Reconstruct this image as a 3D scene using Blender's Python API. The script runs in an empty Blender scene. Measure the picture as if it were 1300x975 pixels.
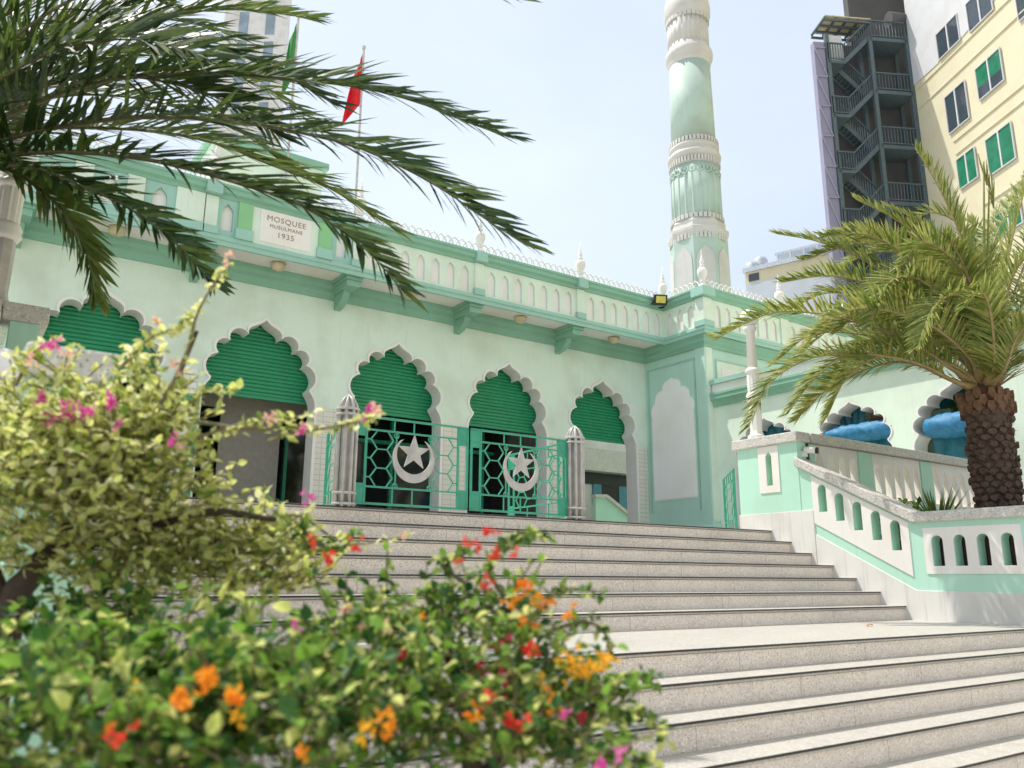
import bpy, bmesh, math, random
from mathutils import Vector, Matrix
from mathutils.geometry import tessellate_polygon
rnd = random.Random(7)
scn = bpy.context.scene
col = scn.collection
R = math.radians

# ------------------------------------------------------------------ camera
FPX, PITCH, ROLL, YAW = 1039.84, 0.232984, 0.0061489, 0.969316
CF = Vector((math.cos(YAW)*math.cos(PITCH), math.sin(YAW)*math.cos(PITCH), math.sin(PITCH)))
r0 = Vector((math.sin(YAW), -math.cos(YAW), 0)); u0 = r0.cross(CF)
CR = r0*math.cos(ROLL)+u0*math.sin(ROLL); CU = -r0*math.sin(ROLL)+u0*math.cos(ROLL)
FH = Vector((math.cos(YAW), math.sin(YAW), 0))
def ray(x, y): return CF*FPX + CR*(x-650) + CU*(487.5-y)
def on(x, y, ax, v):
    d = ray(x, y); return d*(v/d[ax])
def atd(x, y, D):
    d = ray(x, y); return d*(D/d.dot(FH))
def onp(x, y, P0, N):
    d = ray(x, y); return d*(P0.dot(N)/d.dot(N))
cd = bpy.data.cameras.new('camera'); cam = bpy.data.objects.new('camera', cd); col.objects.link(cam)
cd.sensor_fit = 'HORIZONTAL'; cd.sensor_width = 36; cd.lens = FPX/1300*36; cd.clip_start = .05; cd.clip_end = 2000
cam.matrix_world = Matrix((CR, CU, -CF)).transposed().to_4x4()
cd.dof.use_dof = True; cd.dof.focus_distance = 12.5; cd.dof.aperture_fstop = 2.5
scn.camera = cam

# ------------------------------------------------------------------ materials
def newmat(n):
    m = bpy.data.materials.new(n); m.use_nodes = True
    nt = m.node_tree; return m, nt, nt.nodes['Principled BSDF']
def lin(c):
    return tuple(((x/255)/12.92 if x/255 <= .04045 else ((x/255+.055)/1.055)**2.4) for x in c)
def mix(nt, a, b, fac):
    n = nt.nodes.new('ShaderNodeMix'); n.data_type = 'RGBA'
    for s, v in ((0, fac), (6, a), (7, b)):
        if hasattr(v, 'links'): nt.links.new(v, n.inputs[s])
        else: n.inputs[s].default_value = (*v, 1) if isinstance(v, tuple) else v
    return n.outputs[2]
def tex(nt, kind, scale, det=4, stretch=None):
    t = nt.nodes.new(kind); t.inputs['Scale'].default_value = scale
    if 'Detail' in t.inputs and kind != 'ShaderNodeTexVoronoi': t.inputs['Detail'].default_value = det
    tc = nt.nodes.new('ShaderNodeTexCoord')
    if stretch:
        mp = nt.nodes.new('ShaderNodeMapping'); mp.inputs['Scale'].default_value = stretch
        nt.links.new(tc.outputs['Object'], mp.inputs[0]); nt.links.new(mp.outputs[0], t.inputs['Vector'])
    else: nt.links.new(tc.outputs['Object'], t.inputs['Vector'])
    return t
def ramp(nt, src, a, b):
    r = nt.nodes.new('ShaderNodeMapRange'); r.inputs[1].default_value = a; r.inputs[2].default_value = b
    nt.links.new(src, r.inputs[0]); return r.outputs[0]
def bump(nt, bs, src, s, dist=.01):
    b = nt.nodes.new('ShaderNodeBump'); b.inputs['Strength'].default_value = s; b.inputs['Distance'].default_value = dist
    nt.links.new(src, b.inputs['Height']); nt.links.new(b.outputs[0], bs.inputs['Normal'])
def paint(name, c, rough=.6, stain=.10, streak=.05, bmp=.15):
    m, nt, bs = newmat(name)
    n1 = tex(nt, 'ShaderNodeTexNoise', 1.1, 6); n2 = tex(nt, 'ShaderNodeTexNoise', 3.0, 5, (6, 6, .35))
    d = tuple(x*(1-stain)*k for x, k in zip(c, (1, .97, .93))); s = tuple(x*(1-streak)*k for x, k in zip(c, (.97, .95, .88)))
    o = mix(nt, c, d, ramp(nt, n1.outputs[0], .45, .75)); o = mix(nt, o, s, ramp(nt, n2.outputs[0], .55, .8))
    nt.links.new(o, bs.inputs['Base Color']); bs.inputs['Roughness'].default_value = rough
    n3 = tex(nt, 'ShaderNodeTexNoise', 60, 4); bump(nt, bs, n3.outputs[0], bmp, .004)
    return m
def speck(name, c, dark, scale, thr, rough=.5, c2=None, stain=.85, joints=0):
    m, nt, bs = newmat(name)
    v = tex(nt, 'ShaderNodeTexVoronoi', scale); v.inputs['Randomness'].default_value = 1
    n = tex(nt, 'ShaderNodeTexNoise', 2.2, 6); n4 = tex(nt, 'ShaderNodeTexNoise', 14, 6, (.6, .6, 3))
    nm = tex(nt, 'ShaderNodeTexNoise', scale*.45, 2)
    base = mix(nt, c, tuple(x*stain for x in c), ramp(nt, n.outputs[0], .35, .7))
    base = mix(nt, base, tuple(x*.86 for x in c), ramp(nt, n4.outputs[0], .5, .72))
    lt = mix(nt, base, c2 or tuple(min(1, x*1.25) for x in c), ramp(nt, v.outputs['Color'], .6, .9))
    mm = nt.nodes.new('ShaderNodeMath'); mm.operation = 'MULTIPLY'
    nt.links.new(ramp(nt, v.outputs['Distance'], thr, thr*.55), mm.inputs[0]); nt.links.new(ramp(nt, nm.outputs[0], .46, .56), mm.inputs[1])
    o = mix(nt, lt, dark, mm.outputs[0])
    if joints:
        tc = nt.nodes.new('ShaderNodeTexCoord'); sx = nt.nodes.new('ShaderNodeSeparateXYZ'); oi = nt.nodes.new('ShaderNodeObjectInfo'); nt.links.new(tc.outputs['Object'], sx.inputs[0])
        def mth(op, a, b):
            n_ = nt.nodes.new('ShaderNodeMath'); n_.operation = op
            for k_, v_ in ((0, a), (1, b)):
                if hasattr(v_, 'links'): nt.links.new(v_, n_.inputs[k_])
                else: n_.inputs[k_].default_value = v_
            return n_.outputs[0]
        fr_ = mth('FRACT', mth('ADD', mth('MULTIPLY', sx.outputs[0], 1/joints), mth('MULTIPLY', oi.outputs['Random'], 3.7)), 0)
        o = mix(nt, o, tuple(x*.45 for x in c), mth('LESS_THAN', fr_, .0035))
    nt.links.new(o, bs.inputs['Base Color']); bs.inputs['Roughness'].default_value = rough
    bump(nt, bs, n4.outputs[0], .12, .004)
    return m
def plain(name, c, rough=.5, metal=0, var=.25, scale=9):
    m, nt, bs = newmat(name); n = tex(nt, 'ShaderNodeTexNoise', scale, 5)
    nt.links.new(mix(nt, c, tuple(x*(1-var) for x in c), ramp(nt, n.outputs[0], .35, .7)), bs.inputs['Base Color'])
    bs.inputs['Roughness'].default_value = rough; bs.inputs['Metallic'].default_value = metal
    return m
def leafm(name, c, c2, tr=.35, rough=.45):
    m = bpy.data.materials.new(name); m.use_nodes = True; nt = m.node_tree; nt.nodes.clear()
    out = nt.nodes.new('ShaderNodeOutputMaterial'); n = tex(nt, 'ShaderNodeTexNoise', 22, 3)
    cc = mix(nt, c, c2, ramp(nt, n.outputs[0], .38, .62))
    p = nt.nodes.new('ShaderNodeBsdfPrincipled'); p.inputs['Roughness'].default_value = rough+.08; p.inputs['Specular IOR Level'].default_value = .3; nt.links.new(cc, p.inputs['Base Color'])
    t = nt.nodes.new('ShaderNodeBsdfTranslucent'); nt.links.new(cc, t.inputs['Color'])
    x = nt.nodes.new('ShaderNodeMixShader'); x.inputs[0].default_value = tr
    nt.links.new(p.outputs[0], x.inputs[1]); nt.links.new(t.outputs[0], x.inputs[2]); nt.links.new(x.outputs[0], out.inputs[0])
    return m
def tilem(name, c, grout, w, h):
    m, nt, bs = newmat(name)
    b = nt.nodes.new('ShaderNodeTexBrick'); tc = nt.nodes.new('ShaderNodeTexCoord'); mp = nt.nodes.new('ShaderNodeMapping')
    mp.inputs['Rotation'].default_value = (R(90), 0, 0)
    nt.links.new(tc.outputs['Object'], mp.inputs[0]); nt.links.new(mp.outputs[0], b.inputs[0])
    b.offset = 0; b.inputs['Scale'].default_value = 1; b.inputs['Brick Width'].default_value = w; b.inputs['Row Height'].default_value = h
    b.inputs['Mortar Size'].default_value = .006; b.inputs['Color1'].default_value = (*c, 1); b.inputs['Color2'].default_value = (*[x*.94 for x in c], 1)
    b.inputs['Mortar'].default_value = (*grout, 1); nt.links.new(b.outputs[0], bs.inputs['Base Color']); bs.inputs['Roughness'].default_value = .3
    return m

M = {}
M['mint'] = paint('facade_mint_plaster', (.71, .83, .70), .65, .19, .06)
M['mina'] = paint('minaret_green_paint', (.42, .54, .475), .65, .18, .12)
M['mwhite'] = paint('minaret_white_paint', (.56, .55, .52), .65, .15, .1)
M['teal'] = paint('teal_plaster', (.47, .70, .60), .6, .08)
M['green'] = paint('green_moulding_paint', (.24, .47, .345), .55, .15)
M['tealmould'] = paint('teal_moulding_paint', (.33, .57, .48), .55, .12)
M['brightgreen'] = paint('bright_green_pilaster', (.26, .56, .27), .55)
M['pier'] = paint('pale_green_pier_paint', (.48, .77, .62), .55, .1)
M['white'] = paint('white_plaster', (.83, .81, .77), .6, .1, .07)
M['trim'] = paint('cream_trim_paint', (.84, .81, .76), .55, .1, .04)
M['rwhite'] = paint('weathered_white_render', (.74, .72, .68), .8, .2, .2, .5)
M['nichew'] = paint('niche_white_paint', (.90, .89, .87), .6, .06, .03)
M['tile'] = tilem('cream_tile', (.74, .71, .62), (.5, .48, .42), .21, .105)
M['terr'] = speck('terrazzo_riser', (.80, .70, .61), (.16, .13, .11), 110, .40, .45, joints=1.5)
M['tread'] = speck('terrazzo_tread', (.46, .435, .39), (.22, .19, .17), 70, .3, .5, None, .90, joints=1.5)
M['cap'] = speck('granite_coping', (.60, .57, .52), (.3, .28, .26), 60, .45, .6)
M['strip'] = plain('black_edge_strip', (.025, .02, .018), .5)
M['shut'] = plain('green_roller_slats', (.016, .29, .125), .35, 0, .12, 3)
M['gate'] = plain('gate_green_enamel', (.05, .38, .24), .35, 0, .2)
M['leafgreen'] = plain('door_green_enamel', (.02, .30, .17), .35, 0, .2)
M['silver'] = plain('silver_painted_metal', (.58, .55, .52), .4, .1, .25)
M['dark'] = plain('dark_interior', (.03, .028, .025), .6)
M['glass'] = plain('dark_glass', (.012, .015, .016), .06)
M['screen'] = plain('taupe_screen', (.30, .27, .22), .7, 0, .15)
M['floor'] = speck('terrace_terrazzo', (.58, .54, .47), (.2, .17, .15), 60, .3, .5)
M['ground'] = speck('concrete_paving', (.52, .48, .42), (.25, .22, .2), 30, .3, .8)
M['soil'] = plain('planter_soil', (.09, .06, .04), .95)
M['black'] = plain('black_plastic', (.02, .02, .02), .4)
M['globe'] = plain('white_globe', (.82, .80, .76), .3, 0, .05)
M['gold'] = plain('brown_lettering', (.36, .27, .17), .6)
M['lampcream'] = plain('cream_lamp_cover', (.66, .58, .38), .4)
M['yellow'] = plain('floodlight_reflector', (.75, .66, .12), .25, 0, .3, 30)
M['red'] = leafm('red_flag_cloth', (.62, .02, .03), (.5, .015, .02), .3, .7)
M['gflag'] = leafm('green_flag_cloth', (.08, .30, .09), (.06, .25, .07), .3, .7)
M['tarp'] = plain('blue_tarpaulin', (.03, .22, .42), .6, 0, .35, 14)
M['tarpd'] = plain('teal_tarpaulin', (.02, .20, .28), .35, 0, .35, 10)
M['ybld'] = paint('pale_yellow_paint', (.66, .61, .43), .7, .05, .06)
M['wbld'] = paint('white_cladding_paint', (.60, .61, .63), .6, .1)
M['farw'] = plain('far_pale_blue_wall', (.55, .60, .66), .7, 0, .1, 1)
M['pgl'] = plain('pale_window_glass', (.30, .38, .44), .15, 0, .4, 1)
M['lav2'] = plain('dull_lilac_tube', (.36, .35, .46), .6)
M['lav'] = plain('lavender_mesh', (.27, .26, .37), .7, 0, .12, 1)
M['steel'] = plain('blue_grey_steel', (.10, .14, .16), .5, .2)
M['dgrey'] = plain('dark_grey_wall', (.10, .10, .105), .8, 0, .3, .7)
M['wglass'] = plain('window_glass_grey', (.06, .08, .10), .08)
M['wgreen'] = plain('window_green_film', (.03, .22, .12), .15, 0, .3, 2)
M['bark'] = plain('palm_bark', (.13, .082, .058), .95, 0, .6, 25)
M['boot'] = plain('palm_leaf_base', (.20, .105, .055), .85, 0, .5, 20)
M['stalk'] = plain('palm_stalk', (.36, .27, .12), .5, 0, .35, 12)
M['stalkd'] = plain('palm_stalk_shaded', (.13, .12, .05), .5, 0, .35, 12)  # stalk colour darkened to carry the shade on the frond undersides
M['fr1'] = leafm('palm_leaflet_olive', (.30, .34, .08), (.42, .42, .14), .38, .35)
M['fr2'] = leafm('palm_leaflet_backlit', (.028, .062, .014), (.05, .09, .024), .22, .35)  # near-black green, shade of backlit fronds put into the leaflet colour
M['fr4'] = leafm('palm_leaflet_deep', (.09, .145, .028), (.14, .20, .045), .34, .35)
M['fr3'] = leafm('palm_leaflet_mid', (.14, .20, .04), (.21, .27, .06), .35, .35)
M['twig'] = plain('shrub_bark', (.06, .042, .028), .9, 0, .4, 30)
M['twigl'] = plain('young_twig', (.20, .17, .08), .8, 0, .4, 30)
M['l1'] = leafm('leaf_yellow_green', (.80, .80, .30), (.56, .62, .16), .5, .6)
M['l2'] = leafm('leaf_cream_edge', (.88, .86, .55), (.70, .72, .32), .5, .6)
M['l3'] = leafm('leaf_mid_green', (.13, .23, .04), (.24, .33, .06), .4, .6)
M['l6'] = leafm('leaf_light_olive', (.42, .48, .12), (.60, .62, .25), .5, .6)
M['l4'] = leafm('leaf_dark_green', (.03, .095, .02), (.05, .14, .03), .3)
M['l5'] = leafm('leaf_bright_green', (.26, .44, .07), (.16, .31, .04), .45, .6)
M['fm'] = leafm('bract_magenta', (.72, .06, .38), (.80, .25, .50), .4, .6)
M['fp'] = leafm('bract_pale_pink', (.86, .42, .42), (.86, .66, .42), .4, .6)
M['fo'] = leafm('bract_orange', (.90, .27, .015), (.90, .40, .03), .4, .6)
M['fy'] = leafm('bract_yellow', (.90, .47, .02), (.90, .56, .06), .4, .6)
M['frd'] = leafm('bract_red', (.75, .035, .03), (.80, .10, .05), .35, .6)
M['fc'] = leafm('bract_crimson', (.38, .015, .045), (.50, .03, .06), .3, .6)
M['dryleaf'] = plain('dry_leaf', (.40, .20, .06), .8)
M['pot'] = paint('planter_concrete', (.55, .53, .50), .8)
M['bluesh'] = plain('blue_louvre_paint', (.10, .30, .38), .5)
M['tank'] = plain('steel_tank', (.62, .66, .70), .3, .5)

# ------------------------------------------------------------------ mesh helpers
class MB:
    def __init__(s): s.v = []; s.f = []; s.mi = []; s.cm = 0
    def add(s, vs, fs):
        o = len(s.v); s.v += [tuple(p) for p in vs]
        for f in fs: s.f.append([i+o for i in f]); s.mi.append(s.cm)
        return s
    def quad(s, *p): return s.add(p, [list(range(len(p)))])
    def box(s, x0, x1, y0, y1, z0, z1):
        return s.add([(x0,y0,z0),(x1,y0,z0),(x1,y1,z0),(x0,y1,z0),(x0,y0,z1),(x1,y0,z1),(x1,y1,z1),(x0,y1,z1)],
                     [[0,3,2,1],[4,5,6,7],[0,1,5,4],[1,2,6,5],[2,3,7,6],[3,0,4,7]])
    def obox(s, O, A, B, C):
        O, A, B, C = map(Vector, (O, A, B, C))
        return s.add([O,O+A,O+A+B,O+B,O+C,O+A+C,O+A+B+C,O+B+C], [[0,3,2,1],[4,5,6,7],[0,1,5,4],[1,2,6,5],[2,3,7,6],[3,0,4,7]])
    def bar(s, a, b, w, h=None, up=(0,0,1)):
        a, b = Vector(a), Vector(b); d = b-a; h = h or w; up = Vector(up)
        x = d.cross(up)
        if x.length < 1e-6: x = d.cross(Vector((1,0,0)))
        x = x.normalized()*w; y = x.cross(d).normalized()*h
        return s.obox(a-x/2-y/2, d, x, y)
    def lathe(s, cx, cy, prof, n=24, rot=0, flute=0, fn=0):
        vs = []; fs = []
        for r, z in prof:
            for k in range(n):
                a = 2*math.pi*k/n+rot; rr = r*(1+flute*(math.cos(a*fn)))
                vs.append((cx+rr*math.cos(a), cy+rr*math.sin(a), z))
        for i in range(len(prof)-1):
            for k in range(n): fs.append([i*n+k, i*n+(k+1)%n, (i+1)*n+(k+1)%n, (i+1)*n+k])
        fs.append(list(range(n))[::-1]); fs.append([(len(prof)-1)*n+k for k in range(n)])
        return s.add(vs, fs)
    def tube(s, pts, rad, n=6, cap=True):
        pts = [Vector(p) for p in pts]; vs = []; fs = []; px = None
        for i, p in enumerate(pts):
            t = (pts[min(i+1, len(pts)-1)]-pts[max(i-1, 0)]).normalized()
            x = t.cross(Vector((0,0,1))) if px is None else px-t*px.dot(t)
            if x.length < 1e-4: x = t.cross(Vector((1,0,0)))
            x.normalize(); px = x; y = t.cross(x); r = rad[i] if isinstance(rad, (list, tuple)) else rad
            for k in range(n):
                a = 2*math.pi*k/n; vs.append(p+x*(r*math.cos(a))+y*(r*math.sin(a)))
        for i in range(len(pts)-1):
            for k in range(n): fs.append([i*n+k, i*n+(k+1)%n, (i+1)*n+(k+1)%n, (i+1)*n+k])
        if cap: fs.append(list(range(n))[::-1]); fs.append([(len(pts)-1)*n+k for k in range(n)])
        return s.add(vs, fs)
    def plate(s, O, U, V, N, outer, holes=(), t=.1):
        # flat plate in plane (O,U,V), front face at O, thickness t along N
        O, U, V, N = map(Vector, (O, U, V, N)); polys = [outer]+list(holes)
        P3 = [[Vector((a, b, 0)) for a, b in pl] for pl in polys]
        flat = [q for pl in polys for q in pl]; tris = tessellate_polygon(P3); nv = len(flat)
        vs = [O+U*a+V*b for a, b in flat]; vs += [p+N*t for p in vs]
        fs = [list(x) for x in tris]+[[i+nv for i in x[::-1]] for x in tris]
        o = 0
        for pl in polys:
            k = len(pl)
            for i in range(k): j = (i+1) % k; fs.append([o+i, o+j, o+j+nv, o+i+nv])
            o += k
        return s.add(vs, fs)
    def sweep(s, path, prof):
        # prof: list of (out, z) swept along horizontal path of (x,y,nx,ny) where out goes along the (nx,ny) mitre
        vs = []; fs = []; n = len(prof)
        for x, y, nx, ny in path:
            for o, z in prof: vs.append((x+nx*o, y+ny*o, z))
        for i in range(len(path)-1):
            for k in range(n): fs.append([i*n+k, i*n+(k+1)%n, (i+1)*n+(k+1)%n, (i+1)*n+k])
        fs.append(list(range(n))); fs.append([(len(path)-1)*n+k for k in range(n)][::-1])
        return s.add(vs, fs)
    def build(s, name, mats, parent=None, smooth=False, fix=True, bevel=0):
        mats = mats if isinstance(mats, (list, tuple)) else [mats]
        me = bpy.data.meshes.new(name)
        off = Vector((0,0,0)); q = parent
        while q is not None: off += q.location; q = q.parent
        vs = s.v
        if parent is None and s.v:
            xs = [p[0] for p in s.v]; ys = [p[1] for p in s.v]; zs = [p[2] for p in s.v]
            off = Vector(((min(xs)+max(xs))/2, (min(ys)+max(ys))/2, min(zs)))
        if off.length > 0: vs = [(a-off.x, b-off.y, c-off.z) for a, b, c in s.v]
        me.from_pydata(vs, [], s.f)
        for mm in mats: me.materials.append(M[mm])
        if len(mats) > 1: me.polygons.foreach_set('material_index', s.mi)
        if fix:
            bm = bmesh.new(); bm.from_mesh(me); bmesh.ops.recalc_face_normals(bm, faces=bm.faces); bm.to_mesh(me); bm.free()
        if smooth: me.polygons.foreach_set('use_smooth', [True]*len(me.polygons))
        me.update(); o = bpy.data.objects.new(name, me); col.objects.link(o)
        if parent is not None: o.parent = parent
        else: o.location = off
        if bevel:
            b = o.modifiers.new('bevel', 'BEVEL'); b.width = bevel; b.segments = 2; b.limit_method = 'ANGLE'; b.angle_limit = R(40)
        return o
def tag(o, label=None, cat=None, group=None, kind=None):
    if label: o['label'] = label
    if cat: o['category'] = cat
    if group: o['group'] = group
    if kind: o['kind'] = kind
    return o
def thing(name, loc, label, cat, group=None):
    o = bpy.data.objects.new(name, None); o.empty_display_size = .2; o.location = loc; col.objects.link(o)
    return tag(o, label, cat, group)
def copy_tree(o, parent=None):
    c = o.copy(); col.objects.link(c)
    if parent is not None: c.parent = parent
    for ch in list(o.children): copy_tree(ch, c)
    return c
def arc3(a, b, sag, n=8):
    ax, ay = a; bx, by = b; dx, dy = bx-ax, by-ay; L = math.hypot(dx, dy); nx, ny = dy/L, -dx/L; out = []
    r = (L*L/4+sag*sag)/(2*abs(sag)); h = r-abs(sag); sg = 1 if sag > 0 else -1
    cx, cy = (ax+bx)/2-nx*h*sg, (ay+by)/2-ny*h*sg
    a0 = math.atan2(ay-cy, ax-cx); a1 = math.atan2(by-cy, bx-cx); d = a1-a0
    while d > math.pi: d -= 2*math.pi
    while d < -math.pi: d += 2*math.pi
    for i in range(1, n+1): t = a0+d*i/n; out.append((cx+r*math.cos(t), cy+r*math.sin(t)))
    return out
def bez(p, n=8):
    out = []
    for i in range(1, n+1):
        t = i/n; q = [(1-t)**3, 3*t*(1-t)**2, 3*t*t*(1-t), t**3]
        out.append((sum(q[k]*p[k][0] for k in range(4)), sum(q[k]*p[k][1] for k in range(4))))
    return out
FZ = .67      # terrace floor (eye height is 0)
GZ = -1.57    # ground
def outline(off=0, sx=1, sz=1, z0=FZ):
    c = (0, 3.85)
    def o(p, k=1):
        d = math.hypot(p[0]-c[0], p[1]-c[1]); f = 1+off*k/d; return (c[0]+(p[0]-c[0])*f, c[1]+(p[1]-c[1])*f)
    w, c3, c2, c1, ap = o((.94, 3.58), .8), o((.84, 4.05)), o((.65, 4.32)), o((.32, 4.50)), o((0, 4.83), 1.25)
    j = 1.07+off
    h = [(j, z0), (j, 3.26)]+arc3((j, 3.26), (w[0]+.03, 3.5), .02, 4)+arc3((w[0]+.03, 3.5), w, -.01, 2)
    h += arc3(w, c3, .16)+arc3(c3, c2, .15)+arc3(c2, c1, .17)
    h += bez([c1, (c1[0]+.05, c1[1]+.20), (.13, ap[1]-.17), ap], 8)
    full = h+[(-x, z) for x, z in h[-2::-1]]
    return [(x*sx, z0+(z-z0)*sz) for x, z in full]
def lancet(cx, z0, z1, w, ogee=False, n=5):
    # closed arched hole, counter-clockwise
    zs = z1-w*.85; pts = [(cx-w/2, z0), (cx+w/2, z0), (cx+w/2, zs)]
    a = bez([(w/2, 0), (w/2, w*.5), (w*.16, w*.62), (0, w*.85)], n)
    pts += [(cx+x, zs+y) for x, y in a]+[(cx-x, zs+y) for x, y in a[-2::-1]]+[(cx-w/2, zs)]
    return pts
def roundtop(cx, z0, z1, w, n=7):
    zs = z1-w/2
    return [(cx-w/2, z0), (cx+w/2, z0)]+[(cx+w/2*math.cos(math.pi*i/n), zs+w/2*math.sin(math.pi*i/n)) for i in range(n+1)]

# ------------------------------------------------------------------ setting
g = MB(); g.quad((-300,-300,GZ),(400,-300,GZ),(400,500,GZ),(-300,500,GZ)); tag(g.build('ground', 'ground', fix=False), kind='structure')
t = MB(); t.box(-6, 14.9, 8.0, 40, GZ+.02, FZ); t.box(-6, -.1, 7.0, 8.0, GZ+.02, FZ-.005); t.box(9.8, 14.9, 7.1, 8.0, GZ+.02, FZ-.005)
t.box(14.9, 60, 13.0, 40, GZ+.02, FZ-.01); t.box(.4, 9.6, 7.62, 8.0, GZ+.02, FZ-.003)
tag(t.build('terrace', 'floor'), kind='structure')

# staircase
st = thing('staircase', (5, 5, GZ), 'broad terrazzo staircase with black edge strips climbing to the mosque terrace', 'staircase')
def step(y, z, x0, x1, back, zb, tm='tread'):
    r = MB(); r.box(x0, x1, y+.02, back, zb, z-.035); ro = r.build('step', 'terr', st)
    b = MB(); b.box(x0, x1, y, back+.019, z-.030, z); b.build('tread', tm, ro, bevel=.004)
    e = MB(); e.box(x0+.001, x1-.001, y-.004, y-.0005, z-.015, z-.0015); e.build('edge_strip', 'strip', ro)
X0, X1 = .42, 9.6
for k in range(7):
    step(7.52-.31*k, FZ-.16*k+(.004 if k == 0 else 0), X0, X1, 7.83-.31*k if k else 8.05, FZ-1.13)
step(4.03, -.45, X0, X1, 5.68, GZ)
for k in range(1, 7):
    step(4.03-.29*k, -.45-.16*k, X0, X1, 4.32-.29*k, GZ)
tag(MB().add([(0,0,0),(.05,.02,.012),(.09,0,.02),(.12,.03,.005),(.09,.055,.02),(.05,.06,.006),(.06,.03,.022)],
             [[0,1,6],[1,2,6],[2,3,6],[3,4,6],[4,5,6],[5,0,6]]).build('fallen_leaf', 'dryleaf'),
    'dry brown leaf lying alone on the stair landing', 'leaf').location = on(1103, 795, 2, -.448)

# ------------------------------------------------------------------ mosque
YF = 15.2; XC = 14.66; YB = 13.14; SOF = 5.86
CX = [13.17, 10.33, 7.49, 4.65, 1.81, -1.03]
mo = thing('mosque', (4.65, YF, FZ), 'pale green mosque with white scalloped arches and a crenellated roof parapet', 'mosque')
w = MB()
for cx in CX:
    pts = outline(.03); poly = [(1.42, FZ)]+[(1.42, SOF), (-1.42, SOF), (-1.42, FZ)]+[(x, z) for x, z in pts[::-1]]
    w.plate((cx, YF, 0), (1,0,0), (0,0,1), (0,1,0), poly, (), .34)
w.box(14.59, XC, YF, YF+.34, FZ, SOF); w.box(-6.5, -2.45, YF, YF+.34, FZ, SOF)
w.build('wall', 'mint', mo)
inner = outline(0); outer = outline(.06)
for i, cx in enumerate(CX):
    a = MB(); n = len(inner)
    for k in range(n-1):
        p, q, P, Q = inner[k], inner[k+1], outer[k], outer[k+1]
        y0, y1 = YF-.035, YF+.36
        a.quad((cx+p[0],y0,p[1]),(cx+q[0],y0,q[1]),(cx+Q[0],y0,Q[1]),(cx+P[0],y0,P[1]))
        a.quad((cx+P[0],y0,P[1]),(cx+Q[0],y0,Q[1]),(cx+Q[0],YF+.02,Q[1]),(cx+P[0],YF+.02,P[1]))
        a.quad((cx+p[0],y0,p[1]),(cx+p[0],y1,p[1]),(cx+q[0],y1,q[1]),(cx+q[0],y0,q[1]))
    a.build('arch_trim', 'trim', mo)
    s = MB(); z = 3.42+(.03 if i == 0 else 0); zz = z; prof = []
    while zz < 5.05: prof += [(0, zz), (-.022, zz+.012), (-.03, zz+.035), (-.022, zz+.06), (0, zz+.072)]; zz += .078
    for k in range(len(prof)-1):
        a0, a1 = prof[k], prof[k+1]; yy = YF+.43
        s.quad((cx-1.2,yy+a0[0],a0[1]),(cx+1.2,yy+a0[0],a0[1]),(cx+1.2,yy+a1[0],a1[1]),(cx-1.2,yy+a1[0],a1[1]))
    s.box(cx-1.2, cx+1.2, YF+.40, YF+.46, z-.06, z)
    s.build('roller_shutter', 'shut', mo)
for k in range(6):   # tiled dado on the piers
    d = MB(); x0 = CX[k]+1.135; x1 = (CX[k-1]-1.135) if k else XC-.03
    d.box(x0, x1, YF-.02, YF+.03, FZ, 3.26); d.build('tiled_dado', 'tile', mo)
# interior of the hall
h = MB(); h.box(-6.5, XC-.02, YF+.34, 30, 5.93, 6.05); h.build('roof', 'white', mo)
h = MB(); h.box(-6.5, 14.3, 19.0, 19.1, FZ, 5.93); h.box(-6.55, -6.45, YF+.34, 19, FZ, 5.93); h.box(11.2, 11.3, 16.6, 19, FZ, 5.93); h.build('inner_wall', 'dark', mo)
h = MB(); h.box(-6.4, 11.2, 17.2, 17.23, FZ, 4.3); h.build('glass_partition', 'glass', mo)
fr = MB()
for k in range(14): x = -5.4+k*1.25; fr.box(x, x+.07, 17.12, 17.2, FZ, 4.3)
fr.box(-6.4, 11.2, 17.11, 17.2, 3.0, 3.08); fr.build('partition_frame', 'leafgreen', mo)
h = MB(); h.box(on(274,600,1,16.3).x, on(352,600,1,16.3).x, 16.3, 16.36, FZ, 3.3); h.box(3.0, 6.2, 16.29, 16.36, 3.25, 4.3); h.build('screen_panel', 'screen', mo)
# folding leaf beside second arch
dl = MB(); x0 = 3.06
for a in ((x0,x0+.07,FZ+.02,3.2),(x0+.39,x0+.46,FZ+.02,3.2),(x0+.07,x0+.39,3.0,3.2),(x0+.07,x0+.39,FZ+.02,FZ+.2)): dl.box(a[0],a[1],YF-.12,YF-.06,a[2],a[3])
dlo = dl.build('door_leaf', 'leafgreen', mo)
dp = MB()
for k in range(22): zz = FZ+.2+k*.128; dp.obox((x0+.07, YF-.10, zz), (.32,0,0), (0,.012,.0), (0,.03,.115))
dp.build('louvres', 'white', dlo)

# cornice and eaves: wall -> niche wall -> front of right block ; mitred path
s2 = 1
def wallpath(off=0): return [(-6.5, YF, 0, -1), (XC, YF, -1, -1), (XC, YB, -1, -1), (34, YB, 0, -1)]
c = MB(); c.sweep(wallpath(), [(0,5.50),(.05,5.50),(.06,5.56),(.11,5.62),(.11,5.70),(.16,5.76),(.16,SOF-.002),(0,SOF-.002)]); c.build('wall_cornice', 'green', mo, bevel=.004)
b = MB(); b.box(XC, 34, YB, 15.6, FZ, SOF); b.box(XC-.03, XC+.25, 13.14-.03, 13.42, FZ, 5.5); bb = b.build('corner_block', 'teal', mo)
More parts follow.
